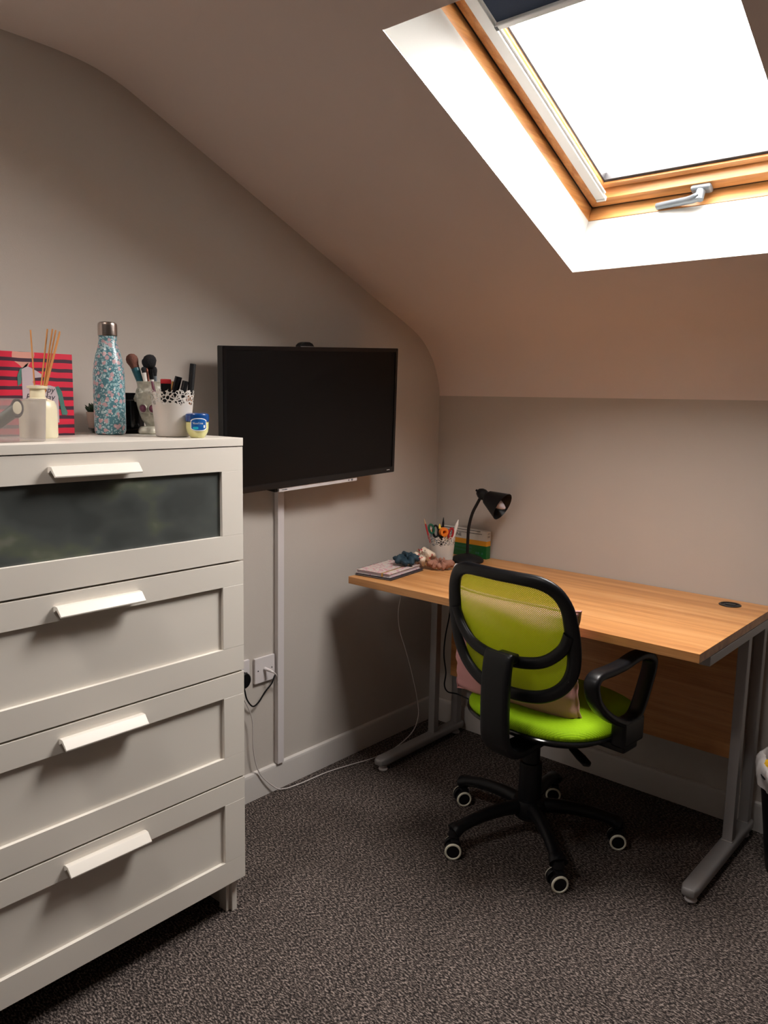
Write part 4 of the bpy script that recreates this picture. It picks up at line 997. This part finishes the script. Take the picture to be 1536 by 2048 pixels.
# column, base
HX, HY = -.082, .029
b = MB(); b.lathe([(.0, .070), (.030, .070), (.036, .110), (.0345, .235), (.0335, .240), (.0265, .242), (.0265, .376), (0, .376)], (HX, HY, 0), 32, cap0=False, cap1=False); b.build('gas_column', M['black_plastic'], **K)
b = MB(); b.lathe([(0, .060), (.038, .060), (.052, .075), (.054, .105), (.046, .122), (.036, .126), (0, .126)], (HX, HY, 0), 32, cap0=False, cap1=False); b.build('base_hub', M['black_plastic'], **K)
caster0 = None
for k in range(5):
    a = math.radians(242+72*k)+.16
    d = Vector((math.cos(a), math.sin(a), 0)); c0 = Vector((HX, HY, 0))
    pth = catmull([c0+d*.03+Vector((0, 0, .100)), c0+d*.10+Vector((0, 0, .103)), c0+d*.18+Vector((0, 0, .096)), c0+d*.245+Vector((0, 0, .081)), c0+d*.272+Vector((0, 0, .070))], 5)
    nn = len(pth)
    b = MB(); b.tube(pth, [.023-.006*min(1, i/(nn*.7))+(.003 if i > nn*.8 else 0) for i in range(nn)], 14, wide=[.024-.006*math.sin(PI*i/(nn-1))+(.004 if i > nn*.75 else 0) for i in range(nn)], upv=(0, 0, 1))
    b.cyl(c0+d*.268+Vector((0, 0, .058)), c0+d*.268+Vector((0, 0, .078)), .019, .015, 18)
    b.build('base_arm', M['black_plastic'], angle=60, **K)
    # caster: built once, then copied
    cpos = c0+d*.268+Vector((.006, -.012, 0)); crot = [1.10, 1.32, 1.05, 1.0, 1.35][k]
    if caster0 is None:
        b = MB(); b.box((-.017, -.008, .030), (.017, .020, .055), .006, 2); b.cyl((0, .010, .045), (0, .010, .062), .007, .007, 14)
        caster0 = b.build('caster', M['black_plastic'], chr_, local=True); cc = caster0
        for s_ in (-1, 1):
            wm = Matrix.Translation((s_*.0175, 0, .0255)) @ Matrix.Rotation(PI/2*s_, 4, 'Y')
            b = MB(); b.lathe([(0, -.009), (.0235, -.009), (.0252, -.006), (.0252, .004), (.0235, .0065), (.0190, .0070), (0, .0070)], seg=32, mtx=wm, cap0=False, cap1=False)
            b.build('wheel', M['black_plastic'], caster0, local=True)
            b = MB(); b.lathe([(.0192, .0068), (.0235, .0068), (.0246, .0045), (.0250, .0045), (.0245, .0078), (.0230, .0092), (.0200, .0092), (.0188, .0072)], seg=36, mtx=wm, cap0=False, cap1=False)
            b.build('wheel_ring', M['caster_ring'], caster0, local=True)['label'] = 'cream ring on the wheel'
    else:
        cc = caster0.copy(); COL.objects.link(cc); cc.parent = chr_
        for g in list(caster0.children):
            g2 = g.copy(); COL.objects.link(g2); g2.parent = cc
    cc.location = cpos; cc.rotation_euler = (0, 0, crot-PI/2-.35)

# pillow
pm_ = Matrix.Translation((.822, -.697, .634)) @ Matrix.Rotation(.05, 4, 'Z') @ Matrix.Rotation(math.radians(12), 4, 'X') @ Matrix.Rotation(math.radians(1.5), 4, 'Y')
b = MB(); n = 36; PW, PH, PT = .206, .176, .052; G = {}
rnd = random.Random(3)
for side in (1, -1):
    for i in range(n+1):
        for j in range(n+1):
            u = -1+2*i/n; v = -1+2*j/n
            edge = i in (0, n) or j in (0, n)
            if edge and side == -1: continue
            pin = 1-.085*(1-abs(v)**3)*abs(u)**4 ; pin2 = 1-.085*(1-abs(u)**3)*abs(v)**4
            t = (max(0, (1-u**4))*max(0, (1-v**4)))**.55
            wr = .0035*math.sin(9*u+4*v*v)*(abs(u)**2)+.003*math.sin(13*v+5*u)*(abs(v)**2)+.004*math.sin(22*v+2*u)*abs(u)**5
            y = side*(PT*t)+wr*(1-.2*side)
            G[(side, i, j)] = b.bm.verts.new(pm_ @ Vector((u*PW*pin, y, v*PH*pin2)))
def gv(s, i, j): return G.get((s, i, j)) or G[(1, i, j)]
for side in (1, -1):
    for i in range(n):
        for j in range(n): b.face([gv(side, i, j), gv(side, i+1, j), gv(side, i+1, j+1), gv(side, i, j+1)])
pbm = b.build('cushion', M['pillow'], angle=80)
origin(pbm, (.815, -.70, .486)); tag(pbm, 'dusty pink cushion propped on the green chair seat', 'cushion')
rim = []
for i in range(n+1): rim.append((-1+2*i/n, -1))
for j in range(1, n+1): rim.append((1, -1+2*j/n))
for i in range(1, n+1): rim.append((1-2*i/n, 1))
for j in range(1, n): rim.append((-1, 1-2*j/n))
pts = []
for u, v in rim:
    pin = 1-.085*(1-abs(v)**3)*abs(u)**4; pin2 = 1-.085*(1-abs(u)**3)*abs(v)**4
    wr = .0035*math.sin(9*u+4*v*v)*(abs(u)**2)+.003*math.sin(13*v+5*u)*(abs(v)**2)+.004*math.sin(22*v+2*u)*abs(u)**5
    pts.append(pm_ @ Vector((u*PW*pin*1.006, wr*.8, v*PH*pin2*1.006)))
b = MB(); b.tube(pts, .0032, 8, closed=True, upv=(0, 1, 0)); b.build('piping', M['pillow'], pbm)

# ================================================================== BIN
bc = Vector((1.490, -.172, 0))
bn = thing('waste_bin', 'black waste bin with white liner at the right edge beside the desk leg', 'bin', bc)
b = MB(); b.lathe([(0, .002), (.090, .002), (.094, .006), (.128, .285), (.133, .290), (.135, .297), (.132, .302), (.127, .300), (.124, .290), (.091, .010), (0, .009)], bc, 56, cap0=False, cap1=False); b.build('bin_body', M['black_plastic'], bn)
rnd = random.Random(5)
ph = [rnd.random()*6 for _ in range(8)]
def lm(r, z, a):
    w = .004*math.sin(7*a+ph[0]+z*40)+.003*math.sin(13*a+ph[1])+.002*math.sin(23*a+ph[2]+z*90)
    zz = z+(.008*math.sin(3*a+ph[3])+.004*math.sin(8*a+ph[4]))*(1 if z < .27 or z > .33 else .25)
    return r+w, zz
b = MB(); b.lathe([(.1325, .268), (.134, .278), (.1375, .290), (.139, .304), (.137, .320), (.130, .332), (.120, .336), (.114, .325), (.110, .300), (.104, .27)], bc, 90, cap0=False, cap1=False, mod=lm)
b.build('bin_liner', M['liner'], bn, angle=80)
b = MB(); mt = Matrix.Translation(bc+Vector((-.078, -.062, .326))) @ Matrix.Rotation(.5, 4, 'Z') @ Matrix.Rotation(.5, 4, 'X')
b.lathe([(0, -.022), (.020, -.018), (.026, -.006), (.025, .006), (.019, .016), (0, .019)], seg=22, mtx=mt, cap0=False, cap1=False, mod=lambda r, z, a: (r*(1+.18*math.sin(a*5+z*120)), z))
b.cyl(bc+Vector((-.04, -.04, .011)), bc+Vector((-.074, -.060, .31)), .03, .018, 12)
o = b.build('wrapper', M['bag_yellow'], angle=20); origin(o, bc+Vector((-.05, -.045, .011))); tag(o, 'crumpled yellow wrapper inside the lined waste bin', 'wrapper')
